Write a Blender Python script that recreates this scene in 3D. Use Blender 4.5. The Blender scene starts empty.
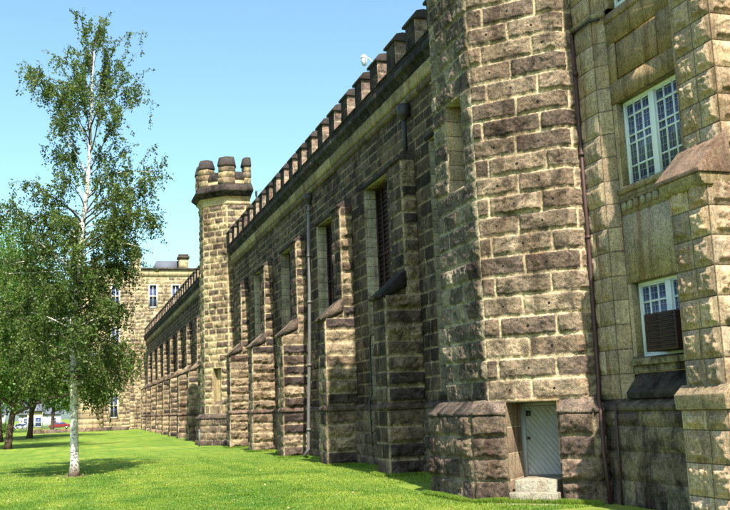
import bpy, math, random
import numpy as np
from mathutils import Vector, Matrix

RNG = np.random.default_rng(7)
random.seed(7)
SC = bpy.context.scene
COL = SC.collection
C45 = math.sqrt(0.5)

# ------------------------------------------------------------------ mesh builder
class MB:
    """collects faces with a per-vertex stone tone, builds ONE mesh object"""
    def __init__(s):
        s.v = []; s.c = []; s.l = []; s.n = 0; s.loops = []; s.tot = []; s.mi = []
    def add(s, V, F, col=(.3, .3, .3, 1.0), loc=(9., 9., 0.), mi=0):
        V = np.asarray(V, dtype=np.float64).reshape(-1, 3); k = len(V)
        col = np.asarray(col, dtype=np.float64)
        if col.ndim == 1:
            if len(col) == 3: col = np.append(col, 1.0)
            col = np.tile(col, (k, 1))
        loc = np.asarray(loc, dtype=np.float64)
        if loc.ndim == 1: loc = np.tile(loc, (k, 1))
        s.v.append(V); s.c.append(col); s.l.append(loc)
        if isinstance(F, np.ndarray):
            s.loops.append((F + s.n).ravel()); s.tot.append(np.full(len(F), F.shape[1])); m = len(F)
        else:
            m = len(F)
            s.loops.append(np.array([i + s.n for f in F for i in f], dtype=np.int64))
            s.tot.append(np.array([len(f) for f in F], dtype=np.int64))
        s.mi.append(np.full(m, mi)); s.n += k
        return s
    def grid(s, Pn, col, loc=(9., 9., 0.), mi=0):
        nv, nu = Pn.shape[:2]
        idx = np.arange(nv * nu).reshape(nv, nu)
        F = np.stack([idx[:-1, :-1], idx[:-1, 1:], idx[1:, 1:], idx[1:, :-1]], -1).reshape(-1, 4)
        col = np.asarray(col)
        if col.ndim == 3: col = col.reshape(-1, 4)
        loc = np.asarray(loc)
        if loc.ndim == 3: loc = loc.reshape(-1, 3)
        return s.add(Pn.reshape(-1, 3), F, col, loc, mi)
    def box(s, x0, x1, y0, y1, z0, z1, col=(.3, .3, .3), mi=0):
        V = [(x, y, z) for z in (z0, z1) for y in (y0, y1) for x in (x0, x1)]
        F = [(0, 2, 3, 1), (4, 5, 7, 6), (0, 1, 5, 4), (2, 6, 7, 3), (0, 4, 6, 2), (1, 3, 7, 5)]
        return s.add(V, F, col, mi=mi)
    def obox(s, O, U, V, W, col=(.3, .3, .3), mi=0):
        """oriented box: corner O and three edge vectors"""
        O, U, V, W = map(lambda a: np.asarray(a, float), (O, U, V, W))
        P = [O + a * U + b * V + c * W for c in (0, 1) for b in (0, 1) for a in (0, 1)]
        F = [(0, 2, 3, 1), (4, 5, 7, 6), (0, 1, 5, 4), (2, 6, 7, 3), (0, 4, 6, 2), (1, 3, 7, 5)]
        return s.add(P, F, col, mi=mi)
    def prism(s, poly, axis, a, b, col=(.3, .3, .3), mi=0):
        """poly of 2D points in the plane across axis ('x': (y,z), 'y': (x,z), 'z': (x,y))"""
        n = len(poly)
        def P(p, t):
            return {'x': (t, p[0], p[1]), 'y': (p[0], t, p[1]), 'z': (p[0], p[1], t)}[axis]
        V = [P(p, a) for p in poly] + [P(p, b) for p in poly]
        F = [tuple(range(n))[::-1], tuple(range(n, 2 * n))] + [(i, (i + 1) % n, n + (i + 1) % n, n + i) for i in range(n)]
        return s.add(V, F, col, mi=mi)
    def tube(s, pts, rad, k=8, col=(.3, .3, .3), cap=True, mi=0):
        pts = np.asarray(pts, float); n = len(pts)
        rad = np.full(n, rad) if np.isscalar(rad) else np.asarray(rad, float)
        T = np.gradient(pts, axis=0); T /= np.linalg.norm(T, axis=1)[:, None] + 1e-9
        up = np.array([0, 0, 1.]) if abs(T[0][2]) < .9 else np.array([1., 0, 0])
        rings = []
        for i in range(n):
            a = np.cross(T[i], up); a /= np.linalg.norm(a) + 1e-9; b = np.cross(a, T[i]); up = b
            th = np.arange(k) * 2 * math.pi / k
            rings.append(pts[i] + rad[i] * (np.cos(th)[:, None] * a + np.sin(th)[:, None] * b))
        V = np.concatenate(rings)
        F = [(i * k + j, i * k + (j + 1) % k, (i + 1) * k + (j + 1) % k, (i + 1) * k + j) for i in range(n - 1) for j in range(k)]
        if cap: F += [tuple(range(k))[::-1], tuple(range((n - 1) * k, n * k))]
        return s.add(V, F, col, mi=mi)
    def lathe(s, prof, c, k=24, col=(.3, .3, .3), mi=0):
        """prof: (radius, z) about the vertical through c"""
        th = np.arange(k + 1) * 2 * math.pi / k
        Pn = np.array([[(c[0] + r * math.cos(t), c[1] + r * math.sin(t), z) for t in th] for r, z in prof])
        col = np.append(np.asarray(col, float)[:3], 1.0)
        return s.grid(Pn, np.tile(col, (Pn.shape[0] * Pn.shape[1], 1)), mi=mi)
    def build(s, name, mats, parent=None, smooth=False, bevel=0):
        me = bpy.data.meshes.new(name)
        V = np.concatenate(s.v); L = np.concatenate(s.loops); T = np.concatenate(s.tot)
        me.vertices.add(len(V)); me.vertices.foreach_set('co', V.ravel())
        me.loops.add(len(L)); me.loops.foreach_set('vertex_index', L.astype(np.int32))
        me.polygons.add(len(T))
        me.polygons.foreach_set('loop_start', np.concatenate([[0], np.cumsum(T)[:-1]]).astype(np.int32))
        me.polygons.foreach_set('material_index', np.concatenate(s.mi).astype(np.int32))
        if smooth: me.polygons.foreach_set('use_smooth', np.ones(len(T), dtype=bool))
        me.update(calc_edges=True)
        a = me.attributes.new('col', 'FLOAT_COLOR', 'POINT'); a.data.foreach_set('color', np.concatenate(s.c).ravel())
        a = me.attributes.new('loc', 'FLOAT_VECTOR', 'POINT'); a.data.foreach_set('vector', np.concatenate(s.l).ravel())
        for m in (mats if isinstance(mats, (list, tuple)) else [mats]): me.materials.append(m)
        me.validate()
        o = bpy.data.objects.new(name, me); COL.objects.link(o)
        if parent is not None:
            o.parent = parent
            o.matrix_parent_inverse = Matrix.Translation(parent.location).inverted()
        if bevel:
            md = o.modifiers.new('Bevel', 'BEVEL'); md.width = bevel; md.segments = 2; md.limit_method = 'ANGLE'
        return o

def tag(o, label=None, cat=None, group=None, kind=None):
    if label: o['label'] = label
    if cat: o['category'] = cat
    if group: o['group'] = group
    if kind: o['kind'] = kind
    return o
def thing(name, loc, label, cat, group=None):
    o = bpy.data.objects.new(name, None); COL.objects.link(o)
    o.location = loc; o.empty_display_size = .3
    return tag(o, label, cat, group)

# ------------------------------------------------------------------ materials
def new_mat(name):
    m = bpy.data.materials.new(name); m.use_nodes = True
    nt = m.node_tree; nt.nodes.clear()
    out = nt.nodes.new('ShaderNodeOutputMaterial'); b = nt.nodes.new('ShaderNodeBsdfPrincipled')
    nt.links.new(b.outputs[0], out.inputs[0])
    def N(t, **k):
        n = nt.nodes.new(t)
        for a, v in k.items(): setattr(n, a, v)
        return n
    return m, nt, b, N
def setin(n, **k):
    for a, v in k.items(): n.inputs[a.replace('_', ' ')].default_value = v
def noise(nt, N, scale, detail=4, rough=.6, coord=None, dist=0, vec_scale=None):
    if coord is None: coord = N('ShaderNodeTexCoord').outputs['Object']
    if vec_scale:
        mp = N('ShaderNodeMapping'); mp.inputs['Scale'].default_value = vec_scale
        nt.links.new(coord, mp.inputs[0]); coord = mp.outputs[0]
    n = N('ShaderNodeTexNoise'); setin(n, Scale=scale, Detail=detail, Roughness=rough, Distortion=dist)
    nt.links.new(coord, n.inputs['Vector']); return n.outputs['Fac']
def ramp(nt, N, fac, pts):
    r = N('ShaderNodeValToRGB'); nt.links.new(fac, r.inputs[0])
    e = r.color_ramp.elements
    while len(e) < len(pts): e.new(.5)
    for el, (p, c) in zip(e, pts):
        el.position = p; el.color = (c, c, c, 1) if np.isscalar(c) else (*c, 1)
    return r.outputs[0]
def mul(nt, N, a, b, fac=1.0):
    m = N('ShaderNodeMix', data_type='RGBA', blend_type='MULTIPLY'); m.inputs[0].default_value = fac
    nt.links.new(a, m.inputs[6])
    if isinstance(b, tuple): m.inputs[7].default_value = (*b, 1)
    else: nt.links.new(b, m.inputs[7])
    return m.outputs[2]
def mixc(nt, N, fac, a, b):
    m = N('ShaderNodeMix', data_type='RGBA')
    for i, x in ((0, fac), (6, a), (7, b)):
        if isinstance(x, tuple): m.inputs[i].default_value = (*x, 1)
        elif isinstance(x, (int, float)): m.inputs[i].default_value = x
        else: nt.links.new(x, m.inputs[i])
    return m.outputs[2]
def bump(nt, N, b, h, strength, dist, prev=None):
    n = N('ShaderNodeBump'); setin(n, Strength=strength, Distance=dist)
    nt.links.new(h, n.inputs['Height'])
    if prev is not None: nt.links.new(prev, n.inputs['Normal'])
    nt.links.new(n.outputs[0], b.inputs['Normal']); return n.outputs[0]

def stone_mat(name, soot_shade=.5, bumpd=.03, fine=14, stain=(.35, .3, .28), vs=(1, 1, .45)):
    m, nt, b, N = new_mat(name)
    at = N('ShaderNodeAttribute', attribute_name='col')
    co = N('ShaderNodeTexCoord').outputs['Object']
    n1 = noise(nt, N, fine, 6, .7, co)
    n2 = noise(nt, N, 2.3, 5, .65, co, .6)
    n3 = noise(nt, N, .55, 6, .7, co, .3, vs)
    n4 = noise(nt, N, 45, 3, .6, co)
    c = mul(nt, N, at.outputs['Color'], ramp(nt, N, n1, [(.3, .42), (.48, 1.0), (.72, 1.45)]))
    # sooty weather crust and the warm iron bloom of the sandstone
    c = mul(nt, N, c, ramp(nt, N, n2, [(.36, (1 - soot_shade,) * 3), (.56, (1, 1, 1)), (.75, (1.12, 1.02, .9))]))
    c = mul(nt, N, c, ramp(nt, N, n3, [(.34, stain), (.5, (.92, .92, .9)), (.7, (1.08, 1.05, 1.0))]))
    c = mul(nt, N, c, ramp(nt, N, n4, [(.32, .66), (.68, 1.25)]))
    # small lifting holes drilled in the middle of some blocks
    lo = N('ShaderNodeAttribute', attribute_name='loc')
    sp = N('ShaderNodeSeparateXYZ'); nt.links.new(lo.outputs['Vector'], sp.inputs[0])
    cb = N('ShaderNodeCombineXYZ'); nt.links.new(sp.outputs[0], cb.inputs[0]); nt.links.new(sp.outputs[1], cb.inputs[1])
    ln = N('ShaderNodeVectorMath', operation='LENGTH'); nt.links.new(cb.outputs[0], ln.inputs[0])
    lt = N('ShaderNodeMath', operation='LESS_THAN'); nt.links.new(ln.outputs['Value'], lt.inputs[0]); nt.links.new(sp.outputs[2], lt.inputs[1])
    c = mixc(nt, N, lt.outputs[0], c, (.015, .012, .01))
    nt.links.new(c, b.inputs['Base Color'])
    setin(b, Roughness=.93); b.inputs['Specular IOR Level'].default_value = .2
    p = bump(nt, N, b, n2, .7, bumpd * 3)
    p = bump(nt, N, b, n1, 1.0, bumpd * 1.8, p)
    bump(nt, N, b, n4, .7, bumpd * .5, p)
    return m

def plain_mat(name, col, rough=.6, spec=.4, metal=0, var=.25, scale=6, bd=0, vs=None):
    m, nt, b, N = new_mat(name)
    n = noise(nt, N, scale, 5, .65, None, .2, vs)
    c = mixc(nt, N, n, tuple(x * (1 - var) for x in col), tuple(min(1, x * (1 + var)) for x in col))
    nt.links.new(c, b.inputs['Base Color'])
    setin(b, Roughness=rough, Metallic=metal); b.inputs['Specular IOR Level'].default_value = spec
    if bd: bump(nt, N, b, n, .6, bd)
    return m

M = {}
M['rock'] = stone_mat('rock_faced_sandstone', .66, .03)
M['rock_sooty'] = stone_mat('sooty_sandstone', .6, .035)
M['dressed'] = stone_mat('dressed_sandstone', .3, .006, 16, (.55, .48, .42), (5, 5, .5))
M['stained'] = stone_mat('rain_stained_sandstone', .7, .016, 12, (.16, .11, .09), (2.2, 2.2, .4))
M['white_paint'] = plain_mat('white_window_paint', (.62, .66, .68), .5, .4, 0, .15, 9)
M['dark_screen'] = plain_mat('dark_red_screen', (.035, .014, .014), .7, .2, 0, .4, 5)
M['dark_iron'] = plain_mat('dark_iron', (.03, .026, .026), .55, .5, .3, .4, 12)
M['lead_pipe'] = plain_mat('weathered_grey_pipe', (.13, .12, .115), .6, .4, .3, .4, 3, .004)
M['copper_pipe'] = plain_mat('rust_brown_pipe', (.06, .03, .028), .6, .4, .2, .35, 4)
M['door_paint'] = plain_mat('faded_blue_grey_paint', (.3, .315, .32), .65, .3, 0, .2, 7, .002, (1, 1, .35))
M['concrete'] = plain_mat('worn_limestone', (.46, .42, .36), .9, .2, 0, .25, 8, .01)
M['interior'] = plain_mat('dim_interior', (.02, .02, .025), .9, .1)
M['iron_bar'] = plain_mat('pale_iron_bars', (.25, .27, .3), .6, .4, .2, .2)
M['ac_brown'] = plain_mat('dark_maroon_enamel', (.026, .01, .009), .55, .4, .1, .4, 8)
M['slate'] = plain_mat('slate_roof', (.09, .1, .13), .7, .3, 0, .3, 4, .01)
M['lamp_white'] = plain_mat('lamp_white_enamel', (.72, .72, .7), .35, .5, 0, .05)
M['glass_bowl'] = plain_mat('frosted_lamp_bowl', (.45, .48, .5), .25, .5, 0, .05)
def glass_mat():
    m, nt, b, N = new_mat('window_glass')
    n = noise(nt, N, 1.6, 2)
    nt.links.new(mixc(nt, N, n, (.03, .045, .11), (.06, .085, .2)), b.inputs['Base Color'])
    setin(b, Roughness=.08); b.inputs['Specular IOR Level'].default_value = .6
    b.inputs['Transmission Weight'].default_value = 0.0
    bump(nt, N, b, n, .3, .05)
    return m
M['glass'] = glass_mat()

def lawn_mat():
    m, nt, b, N = new_mat('mown_grass')
    co = N('ShaderNodeTexCoord').outputs['Object']
    n1 = noise(nt, N, .16, 5, .6, co, .5)
    n2 = noise(nt, N, .8, 6, .7, co, .3)
    n3 = noise(nt, N, 26, 4, .75, co)
    c = ramp(nt, N, n1, [(.3, (.1, .178, .024)), (.5, (.148, .226, .03)), (.66, (.215, .262, .046))])
    c = mul(nt, N, c, ramp(nt, N, n2, [(.3, (.62, .74, .7)), (.52, (1, 1, 1)), (.72, (1.3, 1.12, 1.15))]))
    c = mul(nt, N, c, ramp(nt, N, n3, [(.3, .65), (.5, .97), (.72, 1.25)]))
    ns = noise(nt, N, 1.0, 3, .5, co, .2, (1.5, .1, 1))
    c = mul(nt, N, c, ramp(nt, N, ns, [(.3, (.8, .86, .8)), (.5, (1, 1, 1)), (.7, (1.18, 1.1, 1.1))]))
    # bare trodden earth round the foot of the birch
    vm = N('ShaderNodeVectorMath', operation='SUBTRACT'); nt.links.new(co, vm.inputs[0]); vm.inputs[1].default_value = (.27, 41.8, 0)
    ln = N('ShaderNodeVectorMath', operation='LENGTH'); nt.links.new(vm.outputs[0], ln.inputs[0])
    ad = N('ShaderNodeMath', operation='MULTIPLY_ADD'); nt.links.new(n2, ad.inputs[0]); ad.inputs[1].default_value = 1.5
    nt.links.new(ln.outputs['Value'], ad.inputs[2])
    f = ramp(nt, N, ad.outputs[0], [(0, 0), (1, 1)])
    mr = N('ShaderNodeMapRange'); nt.links.new(ad.outputs[0], mr.inputs[0]); mr.inputs[1].default_value = 1.05; mr.inputs[2].default_value = 1.6
    c = mixc(nt, N, mr.outputs[0], (.16, .11, .07), c)
    nt.links.new(c, b.inputs['Base Color'])
    setin(b, Roughness=.9); b.inputs['Specular IOR Level'].default_value = .15
    p = bump(nt, N, b, n2, .5, .08)
    bump(nt, N, b, n3, .8, .06, p)
    return m
M['lawn'] = lawn_mat()

def leaf_mat(name, c0, c1, trans=.35):
    m, nt, b, N = new_mat(name)
    at = N('ShaderNodeAttribute', attribute_name='col')
    sp = N('ShaderNodeSeparateColor'); nt.links.new(at.outputs['Color'], sp.inputs[0])
    c = mixc(nt, N, sp.outputs[0], c0, c1)
    nt.links.new(c, b.inputs['Base Color']); setin(b, Roughness=.5); b.inputs['Specular IOR Level'].default_value = .35
    tr = N('ShaderNodeBsdfTranslucent'); nt.links.new(mul(nt, N, c, (1.3, 1.5, .6)), tr.inputs[0])
    mx = N('ShaderNodeMixShader'); mx.inputs[0].default_value = trans
    out = [n for n in nt.nodes if n.type == 'OUTPUT_MATERIAL'][0]
    nt.links.new(b.outputs[0], mx.inputs[1]); nt.links.new(tr.outputs[0], mx.inputs[2]); nt.links.new(mx.outputs[0], out.inputs[0])
    return m
M['leaf_birch'] = leaf_mat('birch_leaves', (.028, .055, .011), (.14, .19, .045), .42)
M['leaf_maple'] = leaf_mat('maple_leaves', (.026, .062, .009), (.1, .175, .024), .4)
M['leaf_light'] = leaf_mat('light_green_leaves', (.05, .11, .014), (.1, .19, .025), .35)
M['blade'] = leaf_mat('grass_blades', (.085, .18, .02), (.27, .33, .05), .4)
def birch_bark():
    m, nt, b, N = new_mat('birch_bark')
    co = N('ShaderNodeTexCoord').outputs['Object']
    n = noise(nt, N, 7, 5, .6, co, .4, (.7, .7, 2.2))
    n2 = noise(nt, N, 3, 4, .6, co)
    c = ramp(nt, N, n, [(.36, (.05, .04, .035)), (.43, (.42, .39, .35)), (.62, (.66, .62, .57))])
    sp = N('ShaderNodeSeparateXYZ'); nt.links.new(co, sp.inputs[0])
    ad = N('ShaderNodeMath', operation='MULTIPLY_ADD'); nt.links.new(n2, ad.inputs[0]); ad.inputs[1].default_value = -.9; nt.links.new(sp.outputs[2], ad.inputs[2])
    mr = N('ShaderNodeMapRange'); nt.links.new(ad.outputs[0], mr.inputs[0]); mr.inputs[1].default_value = -.35; mr.inputs[2].default_value = .15
    c = mixc(nt, N, mr.outputs[0], (.2, .15, .11), c)
    nt.links.new(c, b.inputs['Base Color']); setin(b, Roughness=.75)
    bump(nt, N, b, n, .6, .02); return m
M['birch_bark'] = birch_bark()
M['bark'] = plain_mat('brown_bark', (.075, .05, .036), .95, .1, 0, .5, 6, .04, (1, 1, .25))

# ------------------------------------------------------------------ masonry generator
PAL = {
 'tower': dict(b=[(.32, .245, .17), (.25, .185, .13), (.37, .29, .2), (.2, .15, .115), (.29, .225, .16)], m=(.66, .52, .34)),
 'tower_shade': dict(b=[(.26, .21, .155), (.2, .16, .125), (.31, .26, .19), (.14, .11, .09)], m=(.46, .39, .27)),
 'plinth': dict(b=[(.17, .125, .095), (.21, .155, .115), (.25, .19, .13), (.12, .09, .075)], m=(.33, .26, .17)),
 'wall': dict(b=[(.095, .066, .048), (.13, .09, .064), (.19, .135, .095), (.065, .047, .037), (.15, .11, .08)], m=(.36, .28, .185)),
 'soot': dict(b=[(.03, .024, .023), (.042, .032, .029), (.055, .042, .036)], m=(.08, .062, .048)),  # sooted stone, with the shade of the barely lit faces put into the colour
 'merlon': dict(b=[(.36, .26, .195), (.3, .22, .165), (.24, .175, .14)], m=(.46, .36, .26)),  # sunlit merlon faces, their light painted in as a paler, pinker tone
 'buttress': dict(b=[(.31, .235, .155), (.38, .295, .19), (.15, .11, .085), (.085, .065, .058), (.35, .275, .185), (.22, .16, .11)], m=(.46, .365, .235)),
 'turret': dict(b=[(.34, .255, .15), (.26, .19, .125), (.42, .33, .19), (.17, .125, .09), (.22, .165, .12)], m=(.56, .45, .27)),
 'far': dict(b=[(.40, .31, .19), (.32, .25, .16), (.46, .37, .23), (.22, .17, .12)], m=(.55, .46, .3)),
 'wing': dict(b=[(.38, .28, .185), (.42, .31, .2), (.35, .265, .185), (.4, .285, .185)], m=(.15, .11, .07)),
 'reveal': dict(b=[(.38, .33, .25), (.34, .3, .23), (.41, .35, .26)], m=(.22, .18, .13)),
 'wing_low': dict(b=[(.24, .19, .12), (.18, .14, .1), (.27, .22, .14), (.12, .09, .075)], m=(.16, .12, .08)),
}
# the sandstone leans to a purplish brown, most on the sooty wall
for k_, p_ in PAL.items():
    d_ = {'wall': .86, 'buttress': .95}.get(k_, 1.0); q_ = (.98, .985, 1.0) if k_ in ('wing', 'reveal') else (.98, .95, .97)
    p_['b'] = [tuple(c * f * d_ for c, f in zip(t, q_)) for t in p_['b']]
def vnoise(u, v, seed):
    iu = np.floor(u).astype(np.int64); iv = np.floor(v).astype(np.int64); fu = u - iu; fv = v - iv
    fu = fu * fu * (3 - 2 * fu); fv = fv * fv * (3 - 2 * fv)
    def h(a, b):
        x = np.sin(a * 127.1 + b * 311.7 + seed * 74.7) * 43758.5453
        return x - np.floor(x)
    return (h(iu, iv) * (1 - fu) + h(iu + 1, iv) * fu) * (1 - fv) + (h(iu, iv + 1) * (1 - fu) + h(iu + 1, iv + 1) * fu) * fv

def rows_for(breaks, h=.525):
    r = []
    for a, b in zip(breaks[:-1], breaks[1:]):
        n = max(1, round((b - a) / h)); r += list(np.linspace(a, b, n + 1)[:-1])
    return r + [breaks[-1]]

def ash(mb, O, U, N, W, rows, holes=(), lens=(.5, 1.2), bulge=.06, joint=.02, res=.06, pal='wall', seed=1,
        margin=0., off=None, drill=0., single=False, rough=1.0, edge=.02, quoin=0., pattern=None, ragk=1., bend0=None, bend1=None):
    """rock-faced ashlar on a plane: every block a faceted lump standing out of its mortar joints"""
    rg = np.random.default_rng(seed)
    O = np.asarray(O, float); U = np.asarray(U, float); N = np.asarray(N, float)
    P = PAL[pal]; mort = np.array(P['m'])
    for ri, (v0, v1) in enumerate(zip(rows[:-1], rows[1:])):
        vm = (v0 + v1) / 2
        iv = [(0., W)]
        for (hu0, hu1, hv0, hv1) in holes:
            if hv0 < vm < hv1:
                nx = []
                for a, b in iv:
                    if hu1 <= a or hu0 >= b: nx.append((a, b)); continue
                    if hu0 > a: nx.append((a, hu0))
                    if hu1 < b: nx.append((hu1, b))
                iv = nx
        for (a, b) in iv:
            if b - a < .04: continue
            if pattern is not None:
                cuts = [a] + [a + (b - a) * (f + rg.uniform(-.03, .03)) for f in pattern[ri % len(pattern)]] + [b]
            elif single or b - a < lens[0] * 1.3: cuts = [a, b]
            else:
                cuts = [a]; x = a
                if quoin and ri % 2: x += quoin * rg.uniform(.85, 1.15); cuts.append(x)
                while x < b:
                    x += rg.uniform(*lens); cuts.append(x)
                cuts = [c for c in cuts if c < b - lens[0] * .55] + [b]
                if quoin and ri % 2 == 0 and b - cuts[-2] > quoin * 2: cuts.insert(-1, b - quoin * rg.uniform(.85, 1.15))
            for u0, u1 in zip(cuts[:-1], cuts[1:]):
                j = joint / 2
                b0_ = bend0 is not None and u0 <= 1e-6; b1_ = bend1 is not None and u1 >= W - 1e-6
                def axis(p0, p1):
                    L = p1 - p0; jj = min(j, L * .2); s = [p0, p0 + jj]; e = [p1 - jj, p1]
                    if margin and L > margin * 3:
                        s += [p0 + jj + .008, p0 + margin]; e = [p1 - margin, p1 - jj - .008] + e
                    ed = min(edge, L * .12); s.append(s[-1] + ed); e.insert(0, e[0] - ed)
                    n = max(2, int((e[0] - s[-1]) / res))
                    return np.array(s + list(np.linspace(s[-1], e[0], n + 1)[1:-1]) + e), len(s)
                us, ku = axis(u0, u1); vs, kv = axis(v0, v1)
                if b0_: us = np.concatenate([[us[0]], us[2:]])
                if b1_: us = np.concatenate([us[:-2], [us[-1]]])
                G, Hh = np.meshgrid(us, vs)
                nu, nv = len(us), len(vs)
                I, J = np.meshgrid(np.arange(nu), np.arange(nv))
                ringu = np.minimum(np.where(b0_, 9, I), np.where(b1_, 9, nu - 1 - I)); ringv = np.minimum(J, nv - 1 - J)
                ring = np.minimum(np.minimum(ringu, ringv), 9)
                cu, cv = (u0 + u1) / 2, (v0 + v1) / 2
                un, vn = (G - cu) / max(.01, (u1 - u0) / 2), (Hh - cv) / max(.01, (v1 - v0) / 2)
                amp = bulge * rg.uniform(.7, 1.5)
                # a few random fracture planes make the chiselled face
                d = np.full(G.shape, 1.1); bw, bh = (u1 - u0) / 2, (v1 - v0) / 2
                for _ in range(3 + int(4 * bw)):
                    pu, pv = rg.uniform(-.8, .8) * bw, rg.uniform(-.8, .8) * bh
                    an = rg.uniform(0, 6.283); sl = rg.uniform(.8, 3.2)
                    d = np.minimum(d, rg.uniform(.75, 1.15) + sl * (math.cos(an) * (G - cu - pu) + math.sin(an) * (Hh - cv - pv)))
                sd = rg.integers(1, 9999)
                d = np.maximum(d, rg.uniform(.5, .7) + .5 * (vnoise(G / .3, Hh / .2, sd) - .5))
                d = d + rough * (.3 * (vnoise(G / .12, Hh / .09, sd) - .5) + .4 * (vnoise(G / .05, Hh / .045, sd + 3) - .5))
                d = np.clip(d, .15, 1.5)
                fl = min(ku, kv)
                base = .012 if margin else 0.
                first = fl - 1 if margin else 2
                D = np.where(ring >= first + (0 if not margin else 0), base + amp * d * np.where(ring == first, .75, 1.0), np.where(ring >= 2, base, 0.))
                if margin: D = np.where(ring < first, np.where(ring >= 2, base, 0.), D)
                msk = np.where(ring >= 2, 1.0, 0.0)
                t = np.array(P['b'][rg.integers(len(P['b']))]) * rg.uniform(.8, 1.2)
                shift = np.zeros(G.shape)
                for on, cseed, colm, sg_ in ((b0_, bend0, 0, -1), (b1_, bend1, nu - 1, 1)):
                    if on:
                        rc = np.random.default_rng([cseed, ri]); cd = bulge * rc.uniform(.6, .95); t = np.array(P['b'][rc.integers(len(P['b']))]) * rc.uniform(.8, 1.2)
                        D[:, colm] = np.where(ringv[:, colm] >= 2, cd, 0); shift[:, colm] = sg_ * math.tan(math.pi / 8) * D[:, colm]
                if rough > .5 and not margin:
                    # broken lower arris: the block oversails its joint raggedly
                    hgt_ = v1 - v0
                    rag = ragk * min(.07, hgt_ * .15) * (vnoise(G / .16, G * 0 + sd, sd + 11) * .7 + vnoise(G / .06, G * 0 + sd, sd + 12) * .5)
                    fall = np.clip(1 - (Hh - v0) / (hgt_ * .6), 0, 1)
                    Hh = Hh + np.where((ringv >= 2) & (J < nv - 2) & (ring >= 2), rag * fall, 0)
                if not margin and rough:
                    # ragged arrises
                    jit = np.where(ring == 2, 1., 0.) * min(.02, edge)
                    G = G + jit * (vnoise(Hh / .07, G / .07, sd + 8) - .5) * (ringu == 2)
                    Hh = Hh + jit * (vnoise(G / .07, Hh / .07, sd + 5) - .5) * (ringv == 2)
                o = off(Hh) if off else 0.
                Pn = O + (G + shift)[..., None] * U + (D + o)[..., None] * N
                Pn[..., 2] += Hh
                cc = np.where(msk[..., None] > .5, t, mort * rg.uniform(.9, 1.08))
                col = np.concatenate([cc, msk[..., None]], -1)
                if drill and rg.random() < drill and u1 - u0 > .55:
                    loc = np.stack([G - cu + rg.uniform(-.05, .05), Hh - cv, np.full(G.shape, .026 + rg.uniform(0, .012))], -1)
                else: loc = np.tile(np.array([9., 9., 0.]), (*G.shape, 1))
                mb.grid(Pn, col, loc)
    return mb

def strip(mb, prof, O, U, N, W, seg=1.1, jit=.012, tones=((.2, .16, .12),), seed=3, gap=.006):
    """a run of moulded stones: prof = closed list of (out, z); one stone after another along U"""
    rg = np.random.default_rng(seed)
    O = np.asarray(O, float); U = np.asarray(U, float); N = np.asarray(N, float)
    n = max(1, round(W / seg)); cuts = np.linspace(0, W, n + 1)
    if n > 2: cuts[1:-1] += rg.uniform(-.25, .25, n - 1) * W / n
    for a, b in zip(cuts[:-1], cuts[1:]):
        t = np.array(tones[rg.integers(len(tones))]) * rg.uniform(.8, 1.2)
        do, dz = rg.uniform(-jit, jit), rg.uniform(-jit, jit) * .5
        k = max(2, int((b - a) / .3) + 1); ss = np.linspace(a + gap / 2, b - gap / 2, k)
        pr = np.array(prof); m = len(pr)
        V = []
        for s in ss:
            w = rg.uniform(-jit, jit, (m, 2)) * .5
            for (q, z), (wq, wz) in zip(pr, w):
                p = O + U * s + N * (q + do + wq); V.append((p[0], p[1], O[2] + z + dz + wz))
        F = [(i * m + q, i * m + (q + 1) % m, (i + 1) * m + (q + 1) % m, (i + 1) * m + q) for i in range(k - 1) for q in range(m)]
        F += [tuple(range(m))[::-1], tuple(range((k - 1) * m, k * m))]
        mb.add(V, F, t)
    return mb

UX, UY, UZ = np.array([1., 0, 0]), np.array([0, 1., 0]), np.array([0, 0, 1.])
NX, NY = -UX, -UY
DARK = ((.035, .028, .027), (.05, .04, .036), (.06, .048, .042))
BAND = ((.28, .22, .135), (.33, .26, .155), (.24, .185, .12))

# ------------------------------------------------------------------ ground
mb = MB()
xs = np.concatenate([np.linspace(-1500, -60, 8), np.linspace(-40, 40, 41), np.linspace(60, 1500, 8)])
ys = np.concatenate([np.linspace(-600, -20, 6), np.linspace(-10, 200, 106), np.linspace(215, 3000, 14)])
GX, GY = np.meshgrid(xs, ys)
def ground_z(x, y):
    w = np.clip((6.5 - np.abs(x)) / 4, 0, 1) if False else 1
    far = np.clip((y - 90) / 60, 0, 1); far = far * far * (3 - 2 * far) * .32
    return .05 * (vnoise(x / 7., y / 7., 5) - .5) * np.clip((9 - x) / 2, 0, 1) + far
mb.grid(np.stack([GX, GY, ground_z(GX, GY)], -1), np.ones((GX.size, 4)))
tag(mb.build('lawn', M['lawn'], smooth=True), kind='structure')

# ------------------------------------------------------------------ long cell block walls
B_NEAR = [30.9, 39.0, 47.5, 56.0, 64.2]
B_FAR = [79.6 + 8.1 * i for i in range(9)]
XW, XB = 12.0, 10.6
ZROW = rows_for([0, 2.45, 6.35, 11.75, 13.6])

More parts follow.
